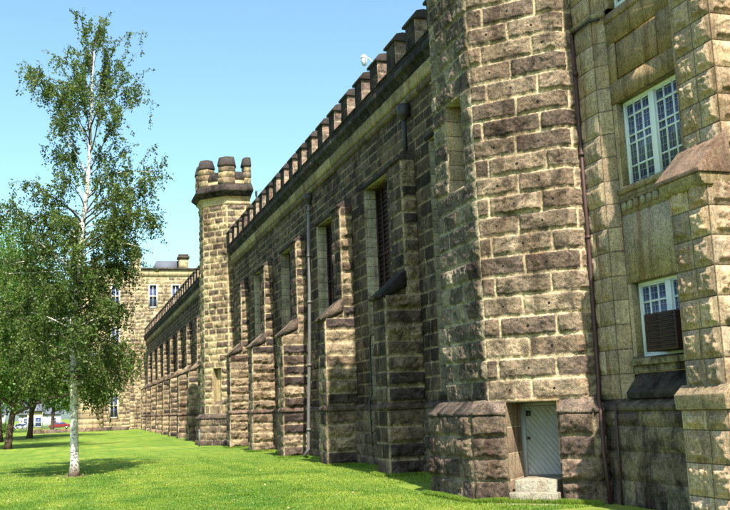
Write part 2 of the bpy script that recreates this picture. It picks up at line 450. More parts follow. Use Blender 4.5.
def buttress(root, y, near, seed, res):
    """two-stage buttress standing out of the wall: lower stage, weathered slope, slim upper stage, cap"""
    mb = MB(); w = 1.28
    r_low = rows_for([0, 2.25]); r_mid = rows_for([2.5, 6.3]); r_up = rows_for([6.3, 11.3])
    pal = 'buttress'
    def prof_rows(z0, z1): return rows_for([z0, z1])
    # lower stage, in front of the string
    for (rows, x) in ((r_low, XB - .06), (r_mid, XB)):
        ash(mb, (x, y, 0), UX, NY, XW - x - .0, rows, pal=pal, seed=seed, bulge=.15, res=res * .7, single=True, joint=.05, edge=.03, ragk=2.0)
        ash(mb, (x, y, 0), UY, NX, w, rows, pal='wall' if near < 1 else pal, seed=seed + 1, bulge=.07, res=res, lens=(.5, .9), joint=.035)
        ash(mb, (x, y + w, 0), UX, UY, XW - x, rows, pal=pal, seed=seed + 2, bulge=.05, res=res * 2, single=True)
    ash(mb, (11.42, y, 0), UX, NY, XW - 11.42, r_up, pal=pal, seed=seed + 3, bulge=.12, res=res * .7, single=True, joint=.05, edge=.03, ragk=2.0)
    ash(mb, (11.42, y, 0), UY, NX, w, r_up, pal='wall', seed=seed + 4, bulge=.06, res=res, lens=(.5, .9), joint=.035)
    ash(mb, (11.42, y + w, 0), UX, UY, XW - 11.42, r_up, pal=pal, seed=seed + 5, bulge=.05, res=res * 2, single=True)
    mb.box(XB + .06, 12.3, y + .06, y + w - .06, 0, 6.4, (.12, .1, .08)); mb.box(11.5, 12.3, y + .06, y + w - .06, 6.3, 11.3, (.12, .1, .08))
    mb.prism([(10.58, 6.2), (10.6, 6.32), (11.46, 7.12), (11.5, 6.2)], 'y', y + .02, y + w - .02, (.24, .18, .125))
    o = mb.build('buttress', M['rock'], root)
    sb = MB()
    strip(sb, [(-.3, 2.25), (.1, 2.27), (.14, 2.36), (.02, 2.52), (-.3, 2.52)], (XB - .0, y - .02, 0), UY, NX, w + .04, .7, .015, ((.1, .075, .065), (.14, .1, .085)), seed)
    strip(sb, [(-.3, 2.25), (.1, 2.27), (.14, 2.36), (.02, 2.52), (-.3, 2.52)], (XB - .12, y, 0), UX, NY, XW - XB + .12, 1.5, .015, ((.15, .105, .085), (.2, .14, .11)), seed)
    sb.build('string_course', M['rock'], o)
    cp = MB()
    rg = np.random.default_rng(seed)
    tn = DARK if near < 1 else ((.17, .125, .095), (.24, .18, .13), (.12, .09, .075))
    strip(cp, [(.1, 6.2), (.12, 6.3), (-.4, 6.74), (-.86, 7.16), (-.92, 7.1), (-.9, 6.6), (-.2, 6.2)], (10.56, y - .04, 0), UY, NX, w + .07, .7, .025, tn, seed)
    cp.build('weathering_cap', M['rock_sooty'] if near < 1 else M['rock'], o)
    cp = MB()
    cp.prism([(11.3, 11.24), (11.3, 11.34), (12.0, 11.78), (12.0, 11.24)], 'y', y - .07, y + w + .05, (.08, .062, .055))
    cp.build('top_cap', M['rock_sooty'], o, bevel=.02)
    return o

def tall_window(root, y0, y1, seed, res, barred):
    """tall slot between two buttresses: dressed reveals, hood, sill, dark grille of slats"""
    z0, z1 = 2.85, 11.6
    fr = MB()
    rr = rows_for([z0, z1], .42)
    ash(fr, (XW - .002, y1, 0), UX, NY, .55, rr, pal='reveal', seed=seed, bulge=.006, res=.3, single=True, joint=.012, rough=.3, edge=.01)
    ash(fr, (XW - .002, y0, 0), UX, UY, .55, rr, pal='reveal', seed=seed + 1, bulge=.006, res=.3, single=True, joint=.012, rough=.3, edge=.01)
    fr.box(XW, XW + .55, y0, y1, z1, z1 + .05, (.3, .25, .16))
    w = fr.build('window', M['dressed'], root)
    lb = MB()
    strip(lb, [(-.2, z1 - .0), (.06, z1 + .02), (.08, z1 + .14), (-.2, z1 + .2)], (XW, y0 - .25, 0), UY, NX, y1 - y0 + .5, 1.4, .01, DARK, seed)
    lb.build('hood', M['rock_sooty'], w)
    sb = MB(); sb.prism([(XW - .08, z0 - .2), (XW - .08, z0 - .06), (XW + .55, z0 + .06), (XW + .55, z0 - .2)], 'y', y0 - .06, y1 + .06, (.18, .14, .11))
    sb.build('sill', M['rock'], w)
    g = MB()
    xg = XW + .52
    g.box(xg + .08, xg + .1, y0, y1, z0, z1)
    n = 44
    for i in range(n):
        z = z0 + (z1 - z0) * (i + .5) / n
        g.prism([(xg + .07, z + .06), (xg + .02, z - .07), (xg + .035, z - .07), (xg + .085, z + .06)], 'y', y0 + .05, y1 - .05)
    for k in range(5):
        yy = y0 + .04 + (y1 - y0 - .08) * k / 4
        g.box(xg - .02, xg + .06, yy - .035, yy + .035, z0, z1)
    for z in (z0 + .04, 5.8, 8.7, z1 - .04): g.box(xg - .018, xg + .055, y0 + .01, y1 - .01, z - .05, z + .05)
    g.build('slatted_screen', M['dark_screen'], w)
    return w

def merlon(root, y, seed, far):
    rg = np.random.default_rng(seed); L = .93
    mb = MB()
    rows = rows_for([14.95, 15.95], .5)
    res = .4 if far else .1
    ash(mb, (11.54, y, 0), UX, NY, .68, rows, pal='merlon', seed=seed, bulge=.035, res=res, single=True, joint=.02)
    ash(mb, (11.54, y, 0), UY, NX, L, rows, pal='soot', seed=seed + 1, bulge=.04, res=res, lens=(.5, .7), joint=.02)  # long side hardly catches sun: soot and painted shade share one dark palette
    mb.box(11.6, 12.14, y + .04, y + L, 14.9, 15.96, (.09, .07, .06))
    o = mb.build('merlon', M['rock'], root)
    cp = MB(); t = np.array(DARK[seed % 3]) * rg.uniform(.9, 1.7); q = rg.uniform(-.012, .012, 4)
    y0, y1 = y - .12 + q[0], y + L + .12 + q[1]; xm = 11.86
    cp.prism([(11.45, 15.94), (11.45, 16.03 + q[2]), (11.6, 16.22), (xm, 16.28 + q[3]), (12.16, 16.25), (12.32, 16.08), (12.32, 15.94)], 'y', y0, y1, t)
    cp.build('coping', M['dressed'], o, bevel=.01)
    return o

def long_wall(name, label, y0, y1, bs, wins, res, near, seed):
    root = thing(name, (XW, (y0 + y1) / 2, 0), label, 'wall')
    holes = [(a - y0, b - y0, 2.85, 11.6) for a, b in wins]
    body = MB()
    rows = rows_for([2.45, 2.85, 6.3, 11.6]) [:-1] + rows_for([11.6, 13.55], .36)
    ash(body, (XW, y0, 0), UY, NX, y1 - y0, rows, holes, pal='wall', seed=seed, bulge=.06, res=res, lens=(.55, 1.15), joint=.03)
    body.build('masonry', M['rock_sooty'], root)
    pl = MB()
    ash(pl, (XW - .16, y0, 0), UY, NX, y1 - y0, rows_for([-.1, 2.3]), pal='plinth', seed=seed + 1, bulge=.09, res=res, lens=(.6, 1.2), joint=.035)
    strip(pl, [(-.1, 2.25), (.08, 2.27), (.1, 2.36), (-.16, 2.55), (-.3, 2.5)], (XW - .16, y0, 0), UY, NX, y1 - y0, 1.2, .015, ((.1, .075, .065), (.14, .1, .085)), seed)
    pl.build('plinth', M['rock'], root)
    core = MB()
    ed = [y0] + [q for w in wins for q in w] + [y1]
    for a, b in zip(ed[::2], ed[1::2]): core.box(XW + .04, XW + .9, a, b, -.3, 13.6, (.1, .085, .07))
    for a, b in wins:
        core.box(XW + .04, XW + .9, a, b, 11.66, 13.6, (.1, .085, .07)); core.box(XW + .04, XW + .9, a, b, -.3, 2.64, (.1, .085, .07))
        core.box(XW + .75, XW + .8, a, b, 2.6, 11.7, (.02, .02, .02))
    core.build('wall_core', M['rock_sooty'], root)
    cn = MB()
    L = y1 - y0
    strip(cn, [(-.3, 13.5), (.1, 13.52), (.17, 13.6), (.17, 13.72), (.08, 13.8), (-.3, 13.8)], (XW, y0, 0), UY, NX, L, 1.6, .008, ((.12, .09, .07), (.17, .13, .09)), seed + 2)
    strip(cn, [(-.3, 13.8), (.16, 13.8), (.2, 13.92), (.2, 14.12), (.27, 14.22), (-.3, 14.22)], (XW, y0, 0), UY, NX, L, 1.5, .006, BAND, seed + 3)
    cn.build('frieze_band', M['dressed'], root)
    cn = MB()
    strip(cn, [(-.3, 14.2), (.27, 14.22), (.29, 14.36), (.42, 14.5), (.46, 14.52), (.46, 14.76), (.4, 14.8), (-.3, 14.8)], (XW, y0, 0), UY, NX, L, 1.7, .012, DARK, seed + 4)
    cn.build('cornice', M['stained'], root)
    pp = MB()
    ash(pp, (XW - .42, y0, 0), UY, NX, L, rows_for([14.76, 14.98], .5), pal='soot', seed=seed + 5, bulge=.05, res=res * 1.5, lens=(.6, 1.1), joint=.03)
    pp.box(XW - .38, XW + .14, y0, y1, 14.7, 14.97, (.09, .075, .06))
    strip(pp, [(.48, 14.95), (.5, 15.0), (.4, 15.08), (.14, 15.16), (-.12, 15.08), (-.22, 14.95)], (XW, y0, 0), UY, NX, L, 1.05, .012, DARK, seed + 6)
    pp.build('parapet', M['rock_sooty'], root)
    rf = MB(); rf.box(XW + .14, XW + 8, y0, y1, 13.7, 13.9); rf.box(XW + .9, XW + 8, y0, y0 + .3, -.2, 13.7); rf.box(XW + 7.8, XW + 8, y0, y1, -.2, 13.7)
    rf.build('roof', M['slate'], root)
    for i, b in enumerate(bs): buttress(root, b, 0 if (near and i == 0) else 1, seed + 20 + i * 7, res * (1 if near else 1.4))
    for i, (a, b) in enumerate(wins): tall_window(root, a, b, seed + 200 + i * 3, res, near)
    y = y0 + .95 if near else y0 + .2; i = 0
    if near: y = 24.9
    while y < y1 - 1.1:
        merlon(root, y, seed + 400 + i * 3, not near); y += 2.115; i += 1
    return root

W1 = long_wall('castellated_wall', 'long dark rock-faced wall with five tall slots and battlements, between the big corner tower and the slim turret',
               25.0, 71.2, B_NEAR, [(26.4, 29.45)] + [(b + 3.15, b + 6.2) for b in B_NEAR[:4]] , .085, True, 11)
# ---- pipes fixed to the wall
p = MB()
yp_ = 45.95
p.tube([(11.82, yp_, 13.25), (11.72, yp_, 8.5), (11.62, yp_, 5.0), (11.5, yp_, 2.5), (11.45, yp_, .45), (11.2, yp_, .12)], .085, 10)
for z in (12.6, 10.2, 7.8, 4.6, 1.4):
    xx = float(np.interp(z, [.45, 2.5, 5, 8.5, 13.25], [11.45, 11.5, 11.62, 11.72, 11.82])); p.tube([(xx, yp_, z - .06), (xx, yp_, z + .06)], .115, 10)
dp = p.build('drainpipe', M['lead_pipe'], W1, smooth=True)
h = MB(); h.lathe([(.1, 12.9), (.2, 13.15), (.24, 13.2), (.24, 13.45), (.02, 13.45)], (11.82, yp_), 12); h.build('hopper', M['dark_iron'], dp)
p = MB(); p.tube([(11.72, 31.1, 11.4), (11.72, 31.1, 13.0)], .09, 10)
dp = p.build('drainpipe', M['dark_iron'], W1, smooth=True)
h = MB(); h.lathe([(.1, 12.8), (.2, 12.95), (.24, 13.0), (.24, 13.4), (.02, 13.4)], (11.72, 31.1), 12); h.build('hopper', M['dark_iron'], dp)
p = MB(); p.tube([(11.85, 36.6, .1), (11.72, 36.6, 2.6), (11.84, 36.6, 2.9), (11.84, 36.6, 5.05), (11.8, 36.3, 5.3), (11.8, 35.4, 5.35), (11.84, 35.1, 5.1), (11.84, 35.1, 2.9), (11.7, 35.1, 2.5)], .04, 8)
p.build('conduit', M['dark_iron'], W1, smooth=True)

W2 = long_wall('castellated_wall', 'far continuation of the battlemented wall beyond the slim turret, a row of nine buttresses',
               75.2, 154.0, B_FAR, [(b + 3.0, b + 6.0) for b in B_FAR[:8]], .17, False, 900)
p = MB(); p.tube([(11.82, 85.4, 13.3), (11.82, 85.4, 6.4), (11.62, 85.4, 5.9), (11.62, 85.4, 2.9), (11.45, 85.4, .2)], .08, 8); p.build('drainpipe', M['lead_pipe'], W2)

# ------------------------------------------------------------------ big corner tower
TT = thing('corner_tower', (12.2, 22.8, 0), 'massive octagonal corner tower of brown rock-faced blocks with a small grey door at its foot', 'tower')
HT = 21.6
zb = [0.0]
rows_t = rows_for([2.42, 8.1, 10.62, HT])
A0 = np.array([10., 21.5, 0]); A1 = np.array([11.65, 19.85, 0]); DU = np.array([C45, -C45, 0]); DN = np.array([-C45, -C45, 0])
mb = MB()
DW = np.linalg.norm(A1 - A0)
def split(rows, z): return [r for r in rows if r <= z + .01], [r for r in rows if r >= z - .01]
r_lo = [r for r in rows_t if r < 14.2]; r_hi = [r for r in rows_t if r >= r_lo[-1]]
for rows, rs in ((r_lo, .03), (r_hi, .25)):
    ash(mb, A0, DU, DN, DW, rows, pal='tower', seed=31, bulge=.07, res=rs, pattern=[(.47,), (.15, .77), (.5,), (.17, .8)], joint=.054, drill=.85, rough=.9, edge=.02, ragk=.75, bend1=771)
    ash(mb, A1, UX, NY, .52, rows, pal='tower', seed=32, bulge=.07, res=rs, pattern=[(.55,), ()], joint=.054, edge=.02, ragk=.75, bend0=771)
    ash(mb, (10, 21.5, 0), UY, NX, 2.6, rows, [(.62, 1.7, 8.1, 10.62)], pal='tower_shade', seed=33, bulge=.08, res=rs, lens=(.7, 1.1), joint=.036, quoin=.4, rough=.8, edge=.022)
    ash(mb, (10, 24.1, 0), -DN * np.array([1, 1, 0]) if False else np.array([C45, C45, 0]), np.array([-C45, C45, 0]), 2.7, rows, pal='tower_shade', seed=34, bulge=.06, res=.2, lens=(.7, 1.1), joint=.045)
mb.build('masonry', M['rock'], TT)
co = MB()
def octo(off, back=13.4):
    k = off * math.tan(math.pi / 8)
    return [(back, 19.85 - off), (11.65 - k, 19.85 - off), (10 - off, 21.5 - k), (10 - off, 24.1 + k), (11.65 - k, 25.75 + off), (back, 25.75 + off)]
lo, mid = 8.07, 10.65
def slab(off, z0, z1, col=(.13, .11, .09)): co.prism(octo(off), 'z', z0, z1, col)
slab(-.04, 2.7, lo); slab(-.04, mid, HT)
co.prism([(13.4, 19.89), (11.67, 19.89), (10.04, 21.52), (10.04, 22.1), (10.9, 22.1), (10.9, 23.22), (10.04, 23.22), (10.04, 24.08), (11.67, 25.7), (13.4, 25.7)], 'z', lo, mid, (.13, .11, .09))
# behind the door recess
co.prism([(13.4, 19.9), (11.95, 19.9), (12.5, 21.4), (11.1, 22.1), (10.78, 21.78), (10.04, 21.52), (10.04, 24.08), (11.67, 25.7), (13.4, 25.7)], 'z', -.2, 2.7, (.13, .11, .09))
co.build('tower_core', M['rock'], TT)
# battlements on top, above the picture
bt = MB()
for i, (q0, q1) in enumerate(zip(octo(.25)[:-1], octo(.25)[1:])):
    q0, q1 = np.array(q0), np.array(q1); L = np.linalg.norm(q1 - q0); U = np.append((q1 - q0) / L, 0); Nn = np.array([U[1], -U[0], 0]) * -1
    Nn = np.array([-U[1], U[0], 0]); c = np.append((q0 + q1) / 2, 0) - np.array([13, 22.8, 0])
    if Nn @ c < 0: Nn = -Nn
    strip(bt, [(-.6, HT - .4), (.0, HT - .3), (.15, HT), (.15, HT + .3), (-.6, HT + .3)], np.append(q0, 0), U, Nn, L, 1, .01, DARK, 5)
    for t in (0, 1): 
        bt.obox(np.append(q0, HT + .3) + U * (L * t - (0 if t == 0 else .7)) - Nn * .5, U * .7, Nn * .5, (0, 0, 1.5), (.3, .24, .16))
bt.build('battlement', M['rock'], TT)
# slit window reveal
sl = MB(); rr = rows_for([8.1, 10.62], .42)
ash(sl, (9.99, 23.2, 0), UX, NY, .9, rr, pal='wing', seed=40, bulge=.006, res=.3, single=True, joint=.012, rough=.3, edge=.01)
ash(sl, (9.99, 22.12, 0), UX, UY, .9, rr, pal='wing', seed=41, bulge=.006, res=.3, single=True, joint=.012, rough=.3, edge=.01)
sl.box(9.99, 10.9, 22.12, 23.2, 10.6, 10.65, (.3, .24, .15)); sl.prism([(9.96, 8.02), (9.96, 8.1), (10.9, 8.3), (10.9, 8.02)], 'y', 22.12, 23.2, (.25, .2, .14))
sw = sl.build('slit_window', M['dressed'], TT)
g = MB(); g.box(10.85, 10.88, 22.12, 23.2, 8.1, 10.62); g.build('pane', M['glass'], sw)
# plinth of the tower with its sloping top
pl = MB()
Bo = .3
E0 = np.array([9.56, 21.62, 0]); E1 = np.array([11.72, 19.46, 0]); EW = np.linalg.norm(E1 - E0)
d0, d1 = .92, 2.2                                     # door opening along the diagonal face
rp = rows_for([-.1, .0, .53, 1.05, 1.58, 2.1])
rp = [-.1, .5, 1.03, 1.56, 2.1]
bat = lambda z: np.clip((2.1 - z) * .05, 0, .12)
kw = dict(pal='plinth', bulge=.14, res=.042, joint=.03, rough=.9, edge=.03)
pr2 = MB()
ash(pl, E0, DU, DN, d0, rp, seed=51, lens=(.6, .95), **kw)
ash(pr2, E0 + DU * d1, DU, DN, EW - d1, rp, seed=56, lens=(.6, .95), **kw)
ash(pr2, E1, UX, NY, .3, rp, seed=52, single=True, **kw)
ash(pl, (9.56, 21.62, 0), UY, NX, 2.7, rp, seed=53, lens=(.6, 1.0), **kw)
ash(pl, (9.56, 24.32, 0), np.array([C45, C45, 0]), np.array([-C45, C45, 0]), 3.0, rp, seed=54, lens=(.6, 1.0), **kw)
tone = ((.16, .12, .1), (.2, .15, .12), (.13, .1, .085))
pf = [(-.4, 2.08), (.1, 2.08), (.09, 2.16), (-.28, 2.44), (-.4, 2.44)]
strip(pl, pf, E0, DU, DN, d0, .9, .02, tone, 61); strip(pr2, pf, E0 + DU * d1, DU, DN, EW - d1, .9, .02, tone, 62)
strip(pl, pf, (9.56, 21.62, 0), UY, NX, 2.7, .9, .02, tone, 63); strip(pr2, pf, E1, UX, NY, .35, .9, .02, tone, 64); pr2.build('plinth', M['rock'], TT)
pf2 = [(-.4, 2.08), (.1, 2.08), (.09, 2.16), (-.3, 2.42), (-.4, 2.42)]
strip(pl, pf2, (9.56, 24.32, 0), np.array([C45, C45, 0]), np.array([-C45, C45, 0]), 3.0, .9, .02, tone, 65)
pl.build('plinth', M['rock'], TT)
# doorway: dressed jambs, plank door set back
dj = MB(); Dd = 1.1
J0 = E0 + DU * d0; J1 = E0 + DU * d1; IN = -DN
for q, nrm in ((J0, DU), (J1, -DU)):
    ash(dj, q + np.array([0, 0, 0]) + IN * -.03, IN, nrm, Dd + .3, rows_for([-.1, 2.4], .6), pal='tower', seed=71, bulge=.004, res=.3, single=True, joint=.01, rough=.2, edge=.01)
dj.obox(J0 + np.array([0, 0, 2.37]) + IN * .02, DU * (d1 - d0), IN * (Dd + .3), (0, 0, .06), (.3, .23, .14))
jm = dj.build('door_jamb', M['dressed'], TT)
dr = MB()
q = J0 + IN * Dd + np.array([0, 0, .52])
Wd = d1 - d0
dr.obox(q, DU * Wd, IN * .06, (0, 0, 1.85), (.3, .3, .3))
dr.obox(q + DN * .035, DU * .12, IN * .05, (0, 0, 1.85)); dr.obox(q + DN * .035 + DU * (Wd - .1), DU * .1, IN * .05, (0, 0, 1.85)); dr.obox(q + DN * .035 + UZ * 1.76, DU * Wd, IN * .05, (0, 0, .1))
npl = 13
# diagonal boarding
for i in range(-9, npl + 1):
    a = np.array([.13 + i * .11, 0.0]); pts = []
    w_, h_ = Wd - .24, 1.68
    # board as a thin oblique strip clipped to the leaf
    s0, s1 = i * .13, i * .13 + .127
    poly = []
    def clip(poly, f):
        out = []
        for p0, p1 in zip(poly, poly[1:] + poly[:1]):
            f0, f1 = f(p0), f(p1)
            if f0 >= 0: out.append(p0)
            if (f0 >= 0) != (f1 >= 0):
                t = f0 / (f0 - f1); out.append((p0[0] + t * (p1[0] - p0[0]), p0[1] + t * (p1[1] - p0[1])))
        return out
    po = [(0, 0), (w_, 0), (w_, h_), (0, h_)]
    po = clip(po, lambda p: p[0] + .8 * p[1] - s0 - .0); po = clip(po, lambda p: s1 - p[0] - .8 * p[1]) if po else po
    if len(po) >= 3:
        n_ = len(po)
        V = [q + DN * .008 + DU * (.13 + x) + UZ * (.06 + y) for x, y in po] + [q + DN * -.01 + DU * (.13 + x) + UZ * (.06 + y) for x, y in po]
        dr.add(V, [tuple(range(n_))] + [(a_, (a_ + 1) % n_, n_ + (a_ + 1) % n_, n_ + a_) for a_ in range(n_)])
for i in range(9, 24):
    w_, h_ = Wd - .24, 1.68
    po = [(0, 0), (w_, 0), (w_, h_), (0, h_)]; s0, s1 = i * .13 - .0, i * .13 + .127
    if i <= npl: continue
    po = clip(po, lambda p: p[0] + .8 * p[1] - s0); po = clip(po, lambda p: s1 - p[0] - .8 * p[1]) if po else po
    if len(po) >= 3:
        n_ = len(po)
        V = [q + DN * .008 + DU * (.13 + x) + UZ * (.06 + y) for x, y in po] + [q + DN * -.01 + DU * (.13 + x) + UZ * (.06 + y) for x, y in po]
        dr.add(V, [tuple(range(n_))] + [(a_, (a_ + 1) % n_, n_ + (a_ + 1) % n_, n_ + a_) for a_ in range(n_)])
door = dr.build('door', M['door_paint'], TT)
hd = MB(); c = q + DN * .05 + DU * .2 + UZ * .95
hd.tube([c - DN * .05, c + DN * .05], .035, 10); hd.build('handle', M['dark_iron'], door)
hd = MB(); hd.obox(c + DU * -.03 + UZ * .55, DU * .12, DN * .02, UZ * .13); hd.build('lock_plate', M['dark_iron'], door)
# stone steps up to the door
st = MB()
s = J0 + DU * .06
st.obox(s + DN * .32 + np.array([0, 0, -.1]), DU * (Wd - .1), IN * .3, (0, 0, .36), (.3, .27, .215))
st.obox(s + DU * .05 + DN * .02 + np.array([0, 0, -.1]), DU * (Wd - .26), IN * 1.12, (0, 0, .63), (.33, .3, .24))
st.obox(s + DN * .5 + DU * -.3 + np.array([0, 0, -.1]), DU * (Wd + .25), IN * .3, (0, 0, .12), (.26, .235, .19))
o = st.build('stone_steps', M['dressed'], None, bevel=.02)
tag(o, 'two worn pale stone steps up to the small grey door in the tower foot', 'steps')

# ------------------------------------------------------------------ right wing with barred windows
WG = thing('prison_wing', (13, 15, 0), 'smooth tan ashlar wing at the right edge with white barred windows and a stepped pier', 'building')
XR, XP = 12.2, 12.45
ZR = [2.35, 2.93, 3.5, 4.08, 4.65, 5.22, 5.8, 6.38, 6.95, 7.52, 8.1, 8.67, 9.24, 9.82, 10.4, 10.98, 11.62]
mb = MB()
ash(mb, (XR, 18.98, 0), UY, NX, .9, ZR, pal='wing', seed=81, bulge=.035, res=.045, lens=(.5, .9), joint=.014, margin=.09, rough=1.2)
cU = np.array([C45, -C45, 0]); cN = np.array([-C45, -C45, 0])
ash(mb, (XR, 18.98, 0), cU, cN, .354, ZR, pal='wing', seed=82, bulge=.004, res=.2, single=True, joint=.01, rough=.2)
ZU = [11.72 + .58 * i for i in range(22)]
ash(mb, (XR, 18.98, 0), UY, NX, .9, ZU, pal='wing', seed=83, bulge=.05, res=.08, lens=(.5, .9), joint=.012, margin=.06)
ash(mb, (XR, 18.98, 0), cU, cN, .354, ZU, pal='wing', seed=84, bulge=.004, res=.2, single=True, joint=.01, rough=.2)
YA, YB = 16.2, 18.73
RY = YB - YA
WIN = [(16.28, 18.56, 7.26, 9.36), (16.28, 18.56, 3.28, 5.0), (16.28, 18.56, 11.78, 13.9)]
# flat wall of the bay, left open at the windows
def bay(z0, z1, pal='wing'):
    ash(mb, (XP, YA, 0), UY, NX, RY, [z0, z1], pal=pal, seed=int(z0 * 10) + 85, bulge=.004, res=.5, single=True, joint=.006, rough=.2)
bay(2.9, 3.1); bay(5.0, 6.62); bay(9.36, 9.8); bay(14.0, 20)
for (a, b, z0, z1) in WIN:
    ash(mb, (XP, YA, 0), UY, NX, a - YA, [z0, z1], pal='wing', seed=90, bulge=.002, res=.5, single=True, joint=.006)
    ash(mb, (XP, b, 0), UY, NX, YB - b, [z0, z1], pal='wing', seed=91, bulge=.002, res=.5, single=True, joint=.006)
    mb.box(XP + .004, XP + .35, b, b + .02, z0, z1, (.3, .24, .14)); mb.box(XP + .004, XP + .35, a - .02, a, z0, z1, (.3, .24, .14)); mb.box(XP + .004, XP + .35, a, b, z1, z1 + .02, (.2, .16, .1))
# near side of the bay and the plain wall beyond the pier
ash(mb, (XP, 16.2, 0), -np.array([C45, C45, 0]), np.array([-C45, C45, 0]), .354, ZR + ZU, pal='wing', seed=92, bulge=.004, res=.3, single=True, joint=.01, rough=.2)
ash(mb, (XR, 15.1, 0), UY, NX, .85, ZR + ZU, pal='wing', seed=93, bulge=.05, res=.15, lens=(.5, .9), joint=.012, margin=.06)
ash(mb, (XR, 4.0, 0), UY, NX, 10.1, ZR + ZU, pal='wing', seed=94, bulge=.05, res=.25, lens=(.5, .9), joint=.012, margin=.06)
mb.build('ashlar_wall', M['dressed'], WG)
core = MB()
core.box(13.6, 14, 4, 20.2, -.2, 24.3); core.box(12.26, 14, 19.0, 20.6, -.2, 24.3); core.box(12.26, 14, 4, 15.9, -.2, 24.3)
for z0, z1 in ((-.2, 3.26), (5.02, 7.2), (9.38, 11.7), (13.92, 24.3)): core.box(12.7, 14, 15.8, 19.1, z0, z1)
core.box(13, 25, 4, 20.6, 24.3, 24.6)
core.build('wall_core', M['interior'], WG)
# moulded string above the blank panel
sg = MB()
pf = [(-.1, 11.6), (.05, 11.6), (.09, 11.66), (.09, 11.72), (-.1, 11.74)]
strip(sg, pf, (XR, 4, 0), UY, NX, 12, 1.2, .002, ((.3, .24, .15),), 7); sg.build('string_course', M['dressed'], WG); sg = MB(); strip(sg, pf, (XR, 18.98, 0), UY, NX, .9, .9, .002, ((.3, .24, .15),), 3); strip(sg, pf, (XR, 18.98, 0), cU, cN, .354, .9, .002, ((.3, .24, .15),), 4)
sg.build('string_course', M['dressed'], WG)
# blank panel between the storeys
pn = MB(); t = (.3, .215, .12)
pn.box(XP + .01, XP + .06, YA, YB, 9.78, 11.62, t)
for (a, b, z0, z1) in ((YA, YB, 10.82, 11.62), (YA, YB, 9.36, 9.86)): pn.box(XP - .045, XP + .012, a, b - .02, z0, z1, t)
pn.box(XP - .043, XP + .012, 18.4, YB - .02, 9.86, 10.82, t); pn.box(XP - .043, XP + .012, YA, 16.72, 9.86, 10.82, t)
pn.box(XP - .03, XP + .012, 16.78, 18.34, 9.92, 10.76, (.31, .22, .125))
pn.box(XP - .075, XP, YA, YB - .03, 11.4, 11.5, t)
pn.build('blank_panel', M['dressed'], WG)
# apron under the upper window with a row of dentils
ap = MB(); t = (.3, .24, .15)
ap.box(XP - .1, XP + .03, YA, YB - .03, 7.12, 7.26, t); ap.box(XP - .05, XP + .02, YA, YB - .03, 6.98, 7.12, t)
ap.box(XP - .07, XP + .02, YA, YB - .04, 6.92, 6.98, (.24, .19, .12))
for i in range(10): ap.box(XP - .06, XP + .02, YB - .1 - i * .25 - .16, YB - .1 - i * .25, 6.72, 6.92, (.33, .28, .19))
ap.box(XP - .015, XP + .02, YA, YB - .03, 6.6, 6.92, t)
ap.box(XP - .02, XP + .02, YA, YB - .05, 5.02, 6.6, (.4, .32, .22))
ap.build('dentil_apron', M['dressed'], WG)
# plinth with dark rain-stained weathering
pl = MB()
ash(pl, (12.02, 19.0, 0), UY, NX, .86, [-.1, .6, 1.2, 1.75, 2.1], pal='wing_low', seed=96, bulge=.03, res=.05, lens=(.6, .9), joint=.015, margin=.05)
ash(pl, (12.05, 15.1, 0), UY, NX, 3.9, [-.1, .55, 1.2, 1.75, 2.1], pal='wing_low', seed=97, bulge=.05, res=.06, lens=(.8, 1.4), joint=.018, margin=.07)
ash(pl, (12.05, 4, 0), UY, NX, 10.1, [-.1, .55, 1.2, 1.75, 2.1], pal='wing_low', seed=98, bulge=.05, res=.2, lens=(.8, 1.4), joint=.018, margin=.07)
pf = [(-.4, 2.08), (.06, 2.1), (.08, 2.2), (-.18, 2.36), (-.4, 2.36)]
strip(pl, pf, (12.05, 4, 0), UY, NX, 15.86, 1.3, .006, ((.13, .1, .08), (.09, .07, .06)), 99)
pl.build('plinth', M['stained'], WG)
wb = MB(); wb.prism([(12.12, 2.36), (12.1, 2.5), (12.2, 2.62), (12.47, 2.95), (12.55, 2.95), (12.55, 2.36)], 'y', 16.2, 18.62, (.05, .04, .037))
wb.prism([(12.3, 3.1), (12.3, 3.24), (12.6, 3.3), (12.6, 3.1)], 'y', 16.2, 18.7, (.3, .24, .15)); wb.box(12.4, 12.6, 16.2, 18.72, 2.94, 3.1, (.26, .21, .14))
wb.build('weathered_apron', M['stained'], WG, bevel=.015)
